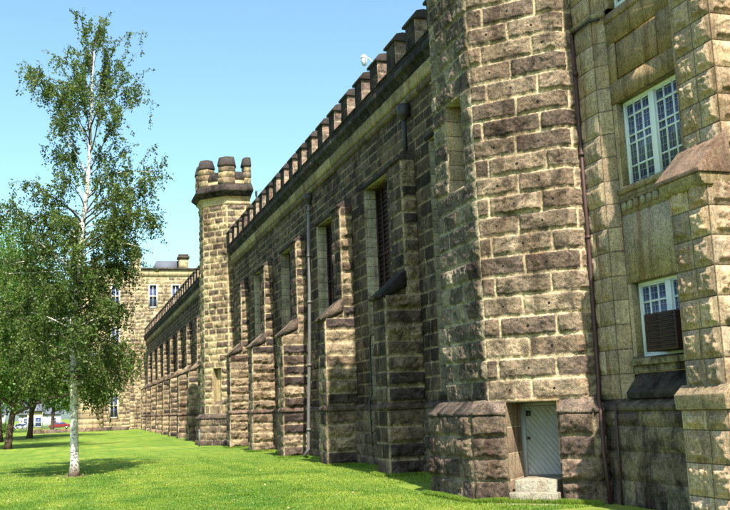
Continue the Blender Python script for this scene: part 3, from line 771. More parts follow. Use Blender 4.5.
# windows: white sashes, glass, iron bars inside
def sash_window(y0, y1, z0, z1, hrows):
    xf = XP + .2; ym = (y0 + y1) / 2
    fr = MB()
    fr.box(xf - .03, xf + .1, y0, y1, z0, z0 + .07); fr.box(xf - .03, xf + .1, y0, y1, z1 - .07, z1)
    fr.box(xf - .03, xf + .1, y0, y0 + .07, z0 + .07, z1 - .07); fr.box(xf - .03, xf + .1, y1 - .07, y1, z0 + .07, z1 - .07)
    fr.box(xf - .05, xf + .1, ym - .1, ym + .1, z0 + .07, z1 - .07)
    w = fr.build('window', M['white_paint'], WG, bevel=.008)
    for a, b in ((y0 + .07, ym - .1), (ym + .1, y1 - .07)):
        s_ = MB(); za, zb_ = z0 + .07, z1 - .07
        for k in (0, 1, 2, 3):
            y = a + (b - a) * k / 3; y = min(max(y, a + .02), b - .02); s_.box(xf - .012, xf + .04, y - .02, y + .02, za, zb_)
        for f in hrows:
            z = za + (zb_ - za) * f; z = min(max(z, za + .02), zb_ - .02); s_.box(xf - .009, xf + .037, a, b, z - .02, z + .02)
        s_.build('sash_bars', M['white_paint'], w)
        gl = MB(); gl.box(xf + .016, xf + .024, a, b, za, zb_); 
        gl.build('pane', M['glass'], w)
        ib = MB(); n = 11
        for k in range(n): 
            z = za + (zb_ - za) * (k + .5) / n; ib.box(xf + .004, xf + .014, a, b, z - .008, z + .008)
        for k in range(3):
            y = a + (b - a) * (k + .55) / 3; ib.box(xf + .002, xf + .012, y - .008, y + .008, za, zb_)
        ib.build('bars', M['iron_bar'], w)
    return w
HR = (0, .22, .5, .6, .84, 1)
sash_window(*WIN[0], HR); sash_window(*WIN[1], (0, .25, .5, .75, 1)); sash_window(*WIN[2], HR)
# stepped pier
def pier(y0, res, first=False):
    w = 1.12; y1 = y0 + w; r0 = [-.1, .55, 1.15, 1.75, 2.12]; r1 = [2.5, 3.04, 3.6, 4.16, 4.72, 5.28, 5.84, 6.4]; r2 = [6.4 + .5375 * i for i in range(9)]
    pr = MB()
    for i, (rows, x, g) in enumerate(((r0, 11.1, .1), (r1, 11.2, 0), (r2, 11.65, 0))):
        k = dict(pal='wing', bulge=.07, joint=.016, margin=.1, rough=1.8, edge=.014)
        ash(pr, (x, y0 - g, 0), UY, NX, w + 2 * g, rows, seed=101 + i, res=res, lens=(.5, .6), **k)
        ash(pr, (x, y0 - g, 0), UX, NY, 1.3, rows, seed=111 + i, res=res, lens=(.55, .8), **k)
        ash(pr, (x, y1 + g, 0), UX, UY, 1.3, rows, seed=121 + i, res=res * 3, lens=(.55, .8), **k)
        pr.box(x + .03, 12.5, y0 - g + .03, y1 + g - .03, rows[0], rows[-1], (.3, .24, .15))
    o = pr.build('pier', M['dressed'], WG)
    cp = MB()
    cp.prism([(10.98, 6.45), (10.98, 6.53), (11.72, 7.32), (11.72, 6.45)], 'y', y0 - .1, y1 + .14, (.2, .135, .1))
    cp.prism([(11.12, 6.22), (11.05, 6.3), (11.02, 6.45), (11.7, 6.45), (11.7, 6.22)], 'y', y0 - .06, y1 + .1, (.28, .22, .13))
    cp.build('weathering_cap', M['dressed'], o, bevel=.012)
    cp = MB()
    cp.prism([(11.52, 10.7), (11.52, 10.78), (12.2, 11.56), (12.2, 10.7)], 'y', y0 - .08, y1 + .08, (.2, .135, .1))
    cp.build('top_cap', M['dressed'], o, bevel=.012)
    cp = MB()
    cp.prism([(11.02, 2.12), (11.0, 2.4), (11.2, 2.58), (11.8, 2.58), (11.8, 2.12)], 'y', y0 - .17, y1 + .17, (.27, .2, .13))
    cp.build('base_cap', M['dressed'], o, bevel=.02)
    return o
pier(14.05, .03)
kb_ = MB(); kb_.prism([(12.25, 11.7), (12.2, 11.75), (11.9, 14.8), (11.75, 15.0), (11.75, 24), (12.25, 24)], 'y', 14.85, 16.4, (.33, .26, .17)); kb_.build('upper_bay', M['dressed'], WG)  # invented corbelled mass above the view, added only to shadow the chamfer
# conduit and pipe in the angle between tower and wing
pp = MB(); pp.tube([(12.12, 19.78, 11.6), (12.12, 19.74, 6.5), (12.08, 19.72, 2.7), (11.98, 19.6, 2.35), (11.86, 19.35, 2.1), (11.82, 19.3, 1.2), (11.84, 19.2, .0)], .05, 9)
for z in (4.2, 6.3, 8.4, 10.5): pp.tube([(12.12, 19.75, z - .04), (12.12, 19.75, z + .04)], .075, 9)
pp.build('drainpipe', M['copper_pipe'], WG, smooth=True)
pp = MB(); pp.tube([(12.12, 19.78, 11.58), (12.1, 19.4, 11.56), (12.1, 18.98, 11.56), (12.3, 18.75, 11.56)], .035, 8); pp.build('cable', M['dark_iron'], WG, smooth=True)
pp = MB(); pp.tube([(11.98, 18.92, 2.3), (11.95, 18.9, .0)], .03, 8); pp.build('conduit', M['copper_pipe'], WG, smooth=True)
# air conditioner in the lower window
ac = thing('window_air_conditioner', (12.4, 17.35, 3.6), 'dark maroon box with louvred front jutting from the lower white window', 'air conditioner')
a = MB(); a.box(12.12, 12.72, 16.6, 17.72, 3.36, 4.18); a.build('case', M['ac_brown'], ac, bevel=.015)
a = MB()
for k in range(9): z = 3.42 + k * .085; a.prism([(12.118, z), (12.095, z + .01), (12.118, z + .055)], 'y', 17.2, 17.67)
for k in range(9): z = 3.42 + k * .085; a.prism([(12.118, z), (12.095, z + .01), (12.118, z + .055)], 'y', 16.66, 17.14)
a.build('grille', M['ac_brown'], ac)

# ------------------------------------------------------------------ slim turret
TU = thing('wall_turret', (12.7, 73.2, 0), 'slim octagonal turret of yellow-brown blocks with flared cap and stubby battlements, halfway along the wall', 'turret')
TC = np.array([12.7, 73.2]); RI = 2.75
def oct_pts(R):
    k = R * math.tan(math.pi / 8); e = .75 + .3 * (R - 3.02)
    return [(TC[0] + a, TC[1] + b) for a, b in ((e, -R), (-k, -R), (-R, -k), (-R, k), (-k, R), (e, R), (e, R * .4), (e, -R * .4))]
def oct_faces(R):
    p = oct_pts(R)
    for i in range(8):
        a, b = np.array(p[i]), np.array(p[(i + 1) % 8]); L = np.linalg.norm(b - a); U = (b - a) / L
        Nn = (a + b) / 2 - TC; Nn = Nn / np.linalg.norm(Nn)
        yield i, np.append(a, 0), np.append(U, 0), np.append(Nn, 0), L
rt = rows_for([2.3, 3.0, 5.75, 18.4], .5)
mb = MB()
for i, a, U, Nn, L in oct_faces(RI):
    if i in (4, 5, 6, 7):
        mb.add([a, a + U * L, a + U * L + UZ * 18.5, a + UZ * 18.5], [(0, 1, 2, 3)], (.3, .23, .15)); continue
    hl = [(.75, 1.5, 3.0, 5.75)] if i == 1 else []
    ash(mb, a, U, Nn, L, rt, hl, pal='turret', seed=131 + i, bulge=.08, res=.09, lens=(.7, 1.25), joint=.085, quoin=.4, edge=.03, ragk=1.5)
mb.build('shaft', M['rock'], TU)
mb = MB()
for i, a, U, Nn, L in oct_faces(RI + .38):
    if i in (4, 5, 6): continue
    ash(mb, a, U, Nn, L, rows_for([-.1, 1.95], .52), pal='plinth', seed=141 + i, bulge=.09, res=.1, lens=(.7, 1.2), joint=.04)
    strip(mb, [(-.5, 1.93), (.1, 1.95), (.08, 2.05), (-.38, 2.36), (-.5, 2.3)], a, U, Nn, L, 1.2, .015, ((.12, .09, .075), (.16, .12, .09)), 142 + i)
mb.build('plinth', M['rock'], TU)
nb = MB()
i, a, U, Nn, L = list(oct_faces(RI))[1]
p0 = a + U * .75; p1 = a + U * 1.5
nb.add([p0, p1 - Nn * .0, p1 + UZ * 2.75, p0 + UZ * 2.75] if False else [p0 - Nn * .5 + UZ * 3, p1 - Nn * .5 + UZ * 3, p1 - Nn * .5 + UZ * 5.75, p0 - Nn * .5 + UZ * 5.75], [(0, 1, 2, 3)], (.4, .31, .18))
for q in (p0, p1): nb.add([q + UZ * 3, q - Nn * .5 + UZ * 3, q - Nn * .5 + UZ * 5.75, q + UZ * 5.75], [(0, 1, 2, 3)], (.42, .33, .19))
nb.add([p0 + UZ * 5.75, p1 + UZ * 5.75, p1 - Nn * .5 + UZ * 5.75, p0 - Nn * .5 + UZ * 5.75], [(0, 1, 2, 3)], (.4, .31, .18))
nb.add([p0 + UZ * 3, p1 + UZ * 3, p1 - Nn * .5 + UZ * 3.3, p0 - Nn * .5 + UZ * 3.3], [(0, 1, 2, 3)], (.14, .1, .08))
nb.build('niche', M['dressed'], TU)
def oct_ring(mb, pr, col, jit=0):
    """moulding round the octagon: pr = (inradius, z)"""
    rings = [[(x, y, z) for x, y in oct_pts(R)] for R, z in pr]
    V = [v for r in rings for v in r]; n = len(pr)
    F = [(k * 8 + i, k * 8 + (i + 1) % 8, (k + 1) * 8 + (i + 1) % 8, (k + 1) * 8 + i) for k in range(n - 1) for i in range(8)]
    return mb.add(V, F, col)
cb = MB(); oct_ring(cb, [(2.7, 18.3), (2.82, 18.35), (2.86, 18.5), (2.8, 18.56), (2.8, 18.75), (2.95, 18.9), (3.02, 18.95)], (.4, .31, .18)); cb.build('corbel', M['dressed'], TU)
cb = MB(); oct_ring(cb, [(2.95, 18.95), (3.02, 19.05), (3.32, 19.3), (3.36, 19.34), (3.36, 19.48), (3.12, 19.9), (2.95, 20.0), (2.2, 20.0)], (.06, .046, .04)); cb.build('cap_moulding', M['stained'], TU)
pr_ = MB(); oct_ring(pr_, [(2.86, 19.95), (2.86, 20.4), (2.35, 20.4), (2.35, 19.9)], (.4, .31, .18))
pr_.build('parapet', M['dressed'], TU)
pr_ = MB(); oct_ring(pr_, [(2.93, 20.36), (2.95, 20.46), (2.7, 21.0), (2.3, 20.9), (2.3, 20.36), (2.93, 20.36)], (.055, .045, .042)); pr_.build('parapet_coping', M['rock_sooty'], TU)
pin, pout = oct_pts(2.36), oct_pts(3.02)
for k in range(8):
    if k > 5: continue
    mm = MB(); cap = MB(); hw = .5 if k in (0, 5) else .7
    c_o, c_i = np.array(pout[k]), np.array(pin[k])
    e0 = np.array(pout[(k + 1) % 8]) - c_o; e0 /= np.linalg.norm(e0); e1 = np.array(pout[(k - 1) % 8]) - c_o; e1 /= np.linalg.norm(e1)
    def ringp(g, z, inn=0):
        a = c_o + (c_o - TC) / np.linalg.norm(c_o - TC) * g * 1.08
        b_ = c_i - (c_i - TC) / np.linalg.norm(c_i - TC) * (g - inn)
        h0 = hw + g
        return [(*(a + e0 * h0), z), (*a, z), (*(a + e1 * h0), z), (*(b_ + e1 * h0 * .86), z), (*b_, z), (*(b_ + e0 * h0 * .86), z)]
    def loft(m_, rings, col):
        V = [v for r in rings for v in r]; n = len(rings)
        F = [(q * 6 + i, q * 6 + (i + 1) % 6, (q + 1) * 6 + (i + 1) % 6, (q + 1) * 6 + i) for q in range(n - 1) for i in range(6)]
        F += [tuple(range(6))[::-1], tuple(range((n - 1) * 6, n * 6))]
        m_.add(V, F, col)
    for q_, (za, zb2) in enumerate(((19.98, 20.45), (20.45, 20.92), (20.92, 21.4))):
        g_ = (.0, .02, -.01)[(q_ + k) % 3]; tn_ = np.array([(.42, .32, .19), (.3, .22, .14), (.36, .28, .17), (.22, .165, .115)][(q_ * 3 + k) % 4])
        loft(mm, [ringp(g_ - .03, za), ringp(g_, za + .03), ringp(g_ + .01, zb2 - .03), ringp(g_ - .03, zb2)], tn_)
    o = mm.build('merlon', M['rock'], TU)
    loft(cap, [ringp(.06, 21.38), ringp(.07, 21.5), ringp(-.05, 22.1), ringp(-.12, 22.14)], (.055, .045, .043)); cap.build('coping', M['dressed'], o)
fl = MB(); fl.add([(x, y, 20.2) for x, y in oct_pts(2.4)], [tuple(range(8))], (.2, .2, .2)); fl.build('roof', M['slate'], TU)
# little rusty standpipe by the turret foot
sp_ = MB(); sp_.tube([(9.3, 70.6, -.1), (9.3, 70.6, 1.15)], .07, 8); sp_.lathe([(.09, 1.1), (.09, 1.2), (.01, 1.24)], (9.3, 70.6), 8)
tag(sp_.build('marker_post', M['lead_pipe']), 'short grey post in the grass at the foot of the slim turret', 'post')

# ------------------------------------------------------------------ roof lamps
def bowl_lamp(base, tip, label, sc=1.0, mat='lamp_white', mat2='glass_bowl'):
    t = thing('floodlight', base, label, 'lamp')
    b, e = np.array(base, float), np.array(tip, float)
    a = MB(); mid = (b + e) / 2 + np.array([0, 0, .12])
    a.tube([(b[0], b[1], 13.9), (b[0], b[1], b[2] - .5), tuple(b), tuple(mid), tuple(e)], .035 * sc, 8); a.build('arm', M[mat], t, smooth=True)
    h_ = MB(); h_.lathe([(.02, e[2] + .12), (.16 * sc, e[2] + .1), (.3 * sc, e[2] + .0), (.31 * sc, e[2] - .05), (.02, e[2] - .05)], e, 16); h_.build('hood', M[mat], t, smooth=True)
    g = MB(); g.lathe([(.28 * sc, e[2] - .05), (.29 * sc, e[2] - .2), (.22 * sc, e[2] - .36), (.1 * sc, e[2] - .43), (.0, e[2] - .44)], e, 16); g.build('bowl', M[mat2], t, smooth=True)
bowl_lamp((13.0, 37.9, 17.65), (13.0, 39.4, 18.55), 'white bowl floodlight on a curved arm above the near battlements', .52)
bowl_lamp((14.2, 68.5, 19.0), (13.6, 69.0, 19.05), 'small dark lamp on a short arm beside the cap of the slim turret', .3, 'dark_iron', 'dark_iron')

# ------------------------------------------------------------------ far cross building
FB = thing('gatehouse', (14, 158, 0), 'far tan stone cross building closing the lawn, with flat parapet, slate roof and chimneys', 'building')
YF = 156.0
mb = MB()
wins = [(12.4, 13.9, 19.8, 23.8), (16.1, 17.6, 19.8, 23.8), (6.4, 7.9, 12.4, 16.8), (6.3, 7.7, 2.1, 6.2), (2.2, 3.6, 12.4, 16.8), (12.0, 13.4, 12.4, 16.8), (6.4, 7.9, 19.8, 23.8)]
rf_ = rows_for([-.2, 2.1, 6.2, 12.4, 16.8, 19.8, 23.8, 25.0], .6)
x0 = 1.0
ash(mb, (x0, YF, 0), UX, NY, 24, rf_, [(a - x0, b - x0, c, d) for a, b, c, d in wins], pal='far', seed=151, bulge=.09, res=.35, lens=(.8, 1.7), joint=.07, edge=.05)
mb.build('facade', M['rock'], FB)
mb = MB(); mb.box(x0 + .05, 25, YF + .5, YF + 12, -.2, 26.1, (.35, .28, .18)); mb.box(x0 + .02, 25, YF - .05, YF + .5, 25.0, 26.2, (.42, .33, .2)); mb.build('upper_wall', M['dressed'], FB)
mb = MB(); mb.box(x0 - .2, 25, YF - .3, YF + .6, 26.2, 26.5, (.1, .08, .07)); mb.build('cornice', M['rock_sooty'], FB)
for (a, b, c, d) in wins:
    f = MB()
    f.box(a, a + .22, YF - .08, YF + .3, c, d); f.box(b - .22, b, YF - .08, YF + .3, c, d); f.box(a + .22, b - .22, YF - .08, YF + .3, d - .25, d); f.box(a + .22, b - .22, YF - .1, YF + .3, c, c + .25); f.box(a + .22, b - .22, YF + .05, YF + .3, (c + d) / 2 - .1, (c + d) / 2 + .1)
    f.box((a + b) / 2 - .06, (a + b) / 2 + .06, YF + .1, YF + .3, c, d)
    w = f.build('window', M['concrete'], FB)
    g = MB(); g.box(a + .1, b - .1, YF + .31, YF + .36, c, d); g.build('pane', M['glass'], w)
for cx, w_, z0, z1 in ((18.3, 1.5, 26.0, 28.3), (10.3, 1.7, -.1, 28.2)):
    c = MB(); y0_ = YF - (.5 if cx < 12 else -.8)
    if cx < 12: ash(c, (cx - w_ / 2, y0_, 0), UX, NY, w_, rows_for([0, 28.0], .6), pal='far', seed=160, bulge=.08, res=.4, single=False, lens=(.6, .9), joint=.06)
    c.box(cx - w_ / 2 + .02, cx + w_ / 2, y0_ + .02, y0_ + 1.8, z0, z1, (.42, .33, .2)); o = c.build('chimney' if cx > 12 else 'corner_pier', M['rock'], FB)
    k = MB(); k.box(cx - w_ / 2 - .2, cx + w_ / 2 + .2, y0_ - .2, y0_ + 2.0, z1, z1 + .4, (.1, .08, .07)); k.box(cx - w_ / 2 - .05, cx + w_ / 2 + .05, y0_ - .05, y0_ + 1.85, z1 + .4, z1 + .75, (.12, .1, .085)); k.build('cap', M['rock_sooty'], o)
r = MB(); r.prism([(13.2, 26.0), (14.0, 28.2), (17.6, 28.2), (17.9, 26.0)], 'y', YF + 3, YF + 10); r.build('roof', M['slate'], FB)
# round bastion at its left corner
RT = thing('round_bastion', (3.2, 152.5, 0), 'smooth round tan bastion at the left corner of the far stone building', 'tower')
b = MB(); cc_ = (3.25, 152.8)
rz = list(np.arange(-.2, 10.2, .8))
for z0, z1 in zip(rz[:-1], rz[1:]):
    t = np.array(PAL['far']['b'][int(z0 * 10) % 3]); b.lathe([(1.94, z0), (1.97, z0 + .03), (1.97, z1 - .03), (1.94, z1)], cc_, 32, t)
b.build('drum', M['dressed'], RT)
b = MB(); b.lathe([(1.95, 9.9), (2.2, 10.2), (2.25, 10.5), (2.0, 10.7), (0, 11.8)], cc_, 32, (.1, .08, .07)); b.build('cap', M['rock_sooty'], RT)
kb = MB(); strip(kb, [(-.25, -.1), (.25, -.1), (.25, .75), (0, .85), (-.25, .75)], (-5.5, 150.3, 0), UX, NY, 14.5, 1.4, .02, ((.2, .14, .1), (.15, .11, .09)), 9)
tag(kb.build('garden_wall', M['rock']), 'low dark stone wall across the end of the lawn before the round bastion', 'wall')

# ------------------------------------------------------------------ trees
def leaves(mb, pts, size, rg, hang=0., tone=None):
    """small diamond leaves at random angles about the given points"""
    n = len(pts)
    d = rg.normal(size=(n, 3)); d[:, 2] -= hang; d /= np.linalg.norm(d, axis=1)[:, None]
    e = np.cross(d, rg.normal(size=(n, 3))); e /= np.linalg.norm(e, axis=1)[:, None] + 1e-9
    s = size * rg.uniform(.65, 1.25, n)[:, None]
    P0 = pts; V = np.stack([P0, P0 + d * s * .5 + e * s * .36, P0 + d * s, P0 + d * s * .5 - e * s * .36], 1).reshape(-1, 3)
    F = np.arange(n * 4).reshape(n, 4)
    t = rg.random(n) if tone is None else np.clip(tone + rg.normal(0, .22, n), 0, 1)
    c = np.repeat(np.stack([t, t, t, np.ones(n)], 1), 4, 0)
    mb.add(V, F, c)

def curve(p0, d0, L, n, rg, grav=0., wob=.12):
    pts = [np.array(p0, float)]; d = np.array(d0, float); d /= np.linalg.norm(d); st_ = L / n
    for i in range(n):
        pts.append(pts[-1] + d * st_); d = d + rg.normal(0, wob, 3); d[2] -= grav * st_; d /= np.linalg.norm(d)
    return np.array(pts)

def make_birch():
    rg = np.random.default_rng(23)
    root = thing('birch_tree', (.27, 42.04, 0), 'tall white-barked birch with loose drooping foliage standing alone on the lawn', 'tree')
    tr = np.array([(.27, 0), (.3, .5), (.24, 2.5), (.2, 5), (.2, 7.5), (.42, 10), (.72, 12.8), (.8, 15), (.86, 17.4), (.95, 19.3), (1.05, 20.8)])
    zs = np.linspace(0, 18.9, 40); xs_ = np.interp(zs, tr[:, 1], tr[:, 0])
    tp = np.stack([xs_, 42.04 + .15 * np.sin(zs * .5), zs - .05], 1)
    rad = np.interp(zs, [0, .25, .8, 5, 12, 18, 20.8], [.27, .21, .175, .15, .1, .03, .006])
    wood = MB(); wood.tube(tp, rad, 12)
    twig = MB(); lf = MB(); LP = []; LT = []
    # (height of the fork, tip x, tip depth, tip z): the open lobes of the upper crown
    LOBES = [(13.2, 3.3, -.4, 17.2), (15.3, 2.5, .5, 19.5), (12.0, 3.6, .8, 15.2), (10.6, 3.9, -.6, 13.4), (13.0, -1.9, .3, 17.0), (14.6, -1.2, -.6, 18.5),
             (11.8, -1.5, .9, 15.2), (16.2, -.2, .3, 19.6), (10.8, -1.7, -.8, 13.3), (14.0, 2.6, -1.6, 18.2), (13.6, .3, 2.2, 17.0), (14.4, .6, -2.2, 17.6),
             (16.6, 2.0, -.5, 20.3), (17.2, .4, .8, 20.2), (17.4, .95, 0, 21.4), (18.3, .6, .5, 20.6), (18.0, 1.4, -.4, 20.7), (11.2, 2.9, 1.6, 14.6), (12.6, -.9, 1.8, 16.2), (9.2, -3.2, .6, 11.6), (8.6, -3.0, -1.2, 10.6), (9.6, 3.6, 1.0, 11.8)]
    nb_ = 132
    for i in range(nb_):
        z = 3.9 + (20.3 - 3.9) * ((i + rg.random()) / nb_) ** 1.22
        az = i * 2.399963 + rg.normal(0, .3)
        lob = None
        if i >= nb_ - len(LOBES): lob = LOBES[i - nb_ + len(LOBES)]; z = lob[0]
        elif z > 11 and rg.random() < .72: continue
        R = np.interp(z, [3.9, 5, 9, 11.5, 14.5, 16, 17.5, 19, 20.3], [2.2, 3.0, 3.1, 2.9, 3.1, 2.6, 1.7, .9, .35]) * rg.uniform(.55, 1.12)
        if 10.5 < z < 17 and rg.random() < .3: R *= .55
        if z < 12.5 and math.cos(az) < -.2: R *= 1.12
        p0 = np.array([np.interp(z, tr[:, 1], tr[:, 0]), 42.04 + .15 * math.sin(z * .5), z])
        el = np.interp(z, [4, 10, 20], [.12, .5, .85]) + rg.normal(0, .12)
        d0 = np.array([math.cos(az) * math.cos(el), math.sin(az) * math.cos(el), math.sin(el)])
        L = R / math.cos(el) * .95
        if lob:
            v = np.array([lob[1], 42.04 + lob[2], lob[3]]) - p0; L = np.linalg.norm(v) * .86; d0 = v / L + np.array([0, 0, .22])
        br = curve(p0, d0, L, 9, rg, .12, .1)
        r0 = np.interp(z, [4, 12, 20], [.055, .045, .014]) * rg.uniform(.7, 1.1)
        (wood if r0 > .034 and z < 14.5 and rg.random() < .55 else twig).tube(br, np.linspace(r0, .008, len(br)), 6)
        # side shoots, arching and hanging
        ns = int(3 + L * np.interp(z, [4, 10, 12.5, 20], [3.4, 3.2, 2.0, 2.0]))
        for k in range(ns):
            f = rg.uniform(.3, 1.0); q = br[min(int(f * 9), 8)] + (br[min(int(f * 9) + 1, 9)] - br[min(int(f * 9), 8)]) * rg.random()
            dd = (br[-1] - br[0]); dd = dd / np.linalg.norm(dd) + rg.normal(0, .55, 3); dd[2] += .1
            l2 = rg.uniform(.5, 1.5) * np.interp(z, [4, 14, 20], [1.0, 1.15, .55])
            s2 = curve(q, dd, l2, 6, rg, np.interp(z, [4, 12, 20], [.75, .9, .6]), .15)
            twig.tube(s2, np.linspace(.009, .004, len(s2)), 3, cap=False)
            m = int(l2 * np.interp(z, [4, 9.5, 12, 20], [36, 38, 36, 34]))
            ti = rg.random(m) * 5.99; a_ = ti.astype(int); pt = s2[a_] + (s2[a_ + 1] - s2[a_]) * (ti - a_)[:, None] + rg.normal(0, .06, (m, 3))
            LP.append(pt); LT.append(np.full(m, rg.uniform(.2, .75)))
            for h_ in range(rg.integers(0, 4)):
                s3 = curve(s2[rg.integers(2, 6)], (rg.normal(0, .3), rg.normal(0, .3), -1), rg.uniform(.4, 1.3), 4, rg, .5, .08)
                twig.tube(s3, .004, 3, cap=False)
                m = int(24 * np.interp(z, [4, 9.5, 12, 20], [1.5, 1.5, 1.5, 1.4])); ti = rg.random(m) * 3.99; a_ = ti.astype(int)
                LP.append(s3[a_] + (s3[a_ + 1] - s3[a_]) * (ti - a_)[:, None] + rg.normal(0, .05, (m, 3))); LT.append(np.full(m, rg.uniform(.2, .75)))
    leaves(lf, np.concatenate(LP), .108, rg, .8, np.concatenate(LT))
    print('birch leaves', len(np.concatenate(LP)))
    wood.build('trunk', M['birch_bark'], root, smooth=True)
    twig.build('twigs', M['bark'], root)
    lf.build('crown', M['leaf_birch'], root)
make_birch()

def broad_tree(name, x, y, h, R, zc, label, seed, leafm, size, nl, trunk_r=.3, group=None, fork=True, zoff=0.):
    rg = np.random.default_rng(seed); gz = float(ground_z(np.array(float(x)), np.array(float(y))))
    root = thing(name, (x, y, gz), label, 'tree', group)
    wood = MB(); lf = MB()
    zt = zc * 1.15
    t = curve((x, y, gz - .1), (rg.normal(0, .05), 0, 1), zt, 6, rg, 0, .03)
    wood.tube(t, np.concatenate([[trunk_r * 1.35], np.linspace(trunk_r, trunk_r * .75, 6)]), 10)
    tips = []
    def grow(p, d, L, r, lev):
        c = curve(p, d, L, 5, rg, .0, .12); wood.tube(c, np.linspace(r, r * .5, 6), 6 if lev < 2 else 4)
        if lev >= 2: tips.append(c); return
        for k in range(4 if lev == 0 else 4):
            f = rg.uniform(.4, 1); q = c[min(5, int(f * 5.99))]
            dd = c[-1] - c[0]; dd = dd / np.linalg.norm(dd) + rg.normal(0, .6, 3); grow(q, dd, L * rg.uniform(.45, .7), r * .5, lev + 1)
    nlimb = 7
    for k in range(nlimb):
        az = k * 2.4 + rg.normal(0, .3); el = rg.uniform(.35, 1.2)
        grow(t[-1 - (k % 3)] , (math.cos(az) * math.cos(el), math.sin(az) * math.cos(el), math.sin(el)), (h - zt) * .5 * rg.uniform(.8, 1.1), trunk_r * .55, 0)
    # leaf clusters fill an uneven rounded crown around the limbs
    cz = (h + zc) / 2; cl = []
    nclump = 150
    for k in range(nclump):
        v = rg.normal(size=3); v /= np.linalg.norm(v); rr = rg.uniform(.3, 1.0) ** .5
        lob = 1 + .16 * math.sin(3 * math.atan2(v[1], v[0]) + seed) + .14 * math.sin(5 * v[2] + seed)
        c = np.array([x, y, gz + cz]) + v * rr * lob * np.array([R, R, (h - zc) / 2])
        cl.append(c)
    for c in tips:
        cl.append(c[-1])
    per = nl // len(cl); P = []; T = []
    for c in cl:
        m = int(per * rg.uniform(.5, 1.5)); s_ = R * rg.uniform(.1, .19)
        P.append(c + rg.normal(size=(m, 3)) * s_ * np.array([1.15, 1.15, .75])); T.append(np.full(m, rg.uniform(.15, .85)))
    P = np.concatenate(P); T = np.concatenate(T); keep = P[:, 2] > gz + zc * .8
    leaves(lf, P[keep], size, rg, .3, T[keep])
    wood.build('trunk', M['bark'], root, smooth=True); lf.build('crown', M[leafm], root)

broad_tree('maple_tree', -4.9, 87, 17, 4.8, 3.9, 'round dark green tree with stout trunk at the left edge, nearest behind the birch', 201, 'leaf_maple', .24, 30000, .3)
broad_tree('maple_tree', -4.5, 124, 17, 5.4, 4.0, 'dark green tree with low forking limbs, second behind the birch on the left', 202, 'leaf_maple', .3, 30000, .34)
broad_tree('maple_tree', -7.2, 112, 26, 5.6, 7.0, 'bright yellow-green tree behind the two dark trees at the left edge', 203, 'leaf_light', .3, 26000, .34)
broad_tree('shade_tree', -2.6, 172, 17, 5.5, 4.5, 'slim-trunked dark tree beyond the low wall, left of the birch trunk', 204, 'leaf_maple', .4, 16000, .3)
for i, (x, y, h, R) in enumerate(((-14, 190, 17, 7), (-24, 210, 19, 8), (-35, 230, 20, 9), (2.5, 255, 15, 6))):
    broad_tree('shade_tree', x, y, h, R, 4.5, ['broad green tree beyond the lawn end, behind the yellow-green tree', 'broad tree far left beyond the lawn, second in the distant row',
               'farthest broad tree at the left edge of the distant row', 'distant green tree seen above the white house, behind the bastion'][i], 210 + i, 'leaf_light' if i % 2 else 'leaf_maple', .5, 12000, .35, None)
def shrub(x, y, R, h, label, seed, mat):
    rg = np.random.default_rng(seed); gz = .32
    root = thing('shrub', (x, y, gz), label, 'shrub'); lf = MB(); w_ = MB(); P = []
    for k in range(14):
        az, el = rg.uniform(0, 6.28), rg.uniform(.5, 1.4); c = curve((x, y, gz), (math.cos(az) * math.cos(el), math.sin(az) * math.cos(el), math.sin(el)), h * .8, 4, rg, .1); w_.tube(c, .02, 4); P.append(c[-1] + rg.normal(size=(150, 3)) * np.array([R * .35, R * .35, h * .2]))
    P = np.concatenate(P); P[:, 2] = np.abs(P[:, 2] - gz) + gz
    leaves(lf, P, .2, rg); w_.build('stems', M['bark'], root); lf.build('foliage', M[mat], root)
shrub(-9.2, 142, 1.6, 1.7, 'bright yellow-green shrub at the left edge beyond the first trunk', 301, 'leaf_light')

# ------------------------------------------------------------------ street beyond the lawn
rd = MB(); rd.grid(np.array([[(-160, 196, .33), (160, 196, .33)], [(-160, 205, .33), (160, 205, .33)]], float), np.ones((4, 4)))
M['asphalt'] = plain_mat('asphalt', (.055, .055, .058), .9, .2, 0, .25, 3, .01)
tag(rd.build('road', M['asphalt']), kind='structure')
def house(x, y, w, d, h, col, label):
    H_ = thing('house', (x, y, .3), label, 'house'); gz = .3
    mt = plain_mat('painted_siding', col, .7, .2, 0, .08, 3)
    b = MB(); b.box(x - w / 2, x + w / 2, y, y + d, gz, gz + h); 
    b.prism([(y - .0, gz + h), (y + d, gz + h), (y + d / 2, gz + h + 1.9)], 'x', x - w / 2, x + w / 2)
    b.build('wall', mt, H_)
    r = MB()
    for s_ in (0, 1):
        y0, y1 = (y - .4, y + d / 2) if s_ == 0 else (y + d + .4, y + d / 2)
        r.prism([(y0, gz + h - .25), (y0, gz + h - .05), (y1, gz + h + 2.1), (y1, gz + h + 1.9)], 'x', x - w / 2 - .4, x + w / 2 + .4)
    r.build('roof', M['slate'], H_)
    n = max(2, int(w / 2.6))
    for k in range(n):
        xc = x - w / 2 + w * (k + .5) / n
        f = MB(); f.box(xc - .55, xc - .43, y - .08, y - .01, gz + .9, gz + 2.5); f.box(xc + .43, xc + .55, y - .08, y - .01, gz + .9, gz + 2.5); f.box(xc - .43, xc + .43, y - .08, y - .01, gz + 2.38, gz + 2.5); f.box(xc - .43, xc + .43, y - .1, y - .01, gz + .9, gz + 1.02); f.box(xc - .43, xc + .43, y - .06, y - .01, gz + 1.65, gz + 1.73)
        w_ = f.build('window', M['white_paint'], H_)
        g = MB(); g.box(xc - .43, xc + .43, y - .03, y - .012, gz + 1, gz + 2.4); g.build('pane', M['glass'], w_)
house(-6.0, 226, 9, 8, 3.4, (.55, .55, .54), 'small white house with grey roof across the street beyond the trees')
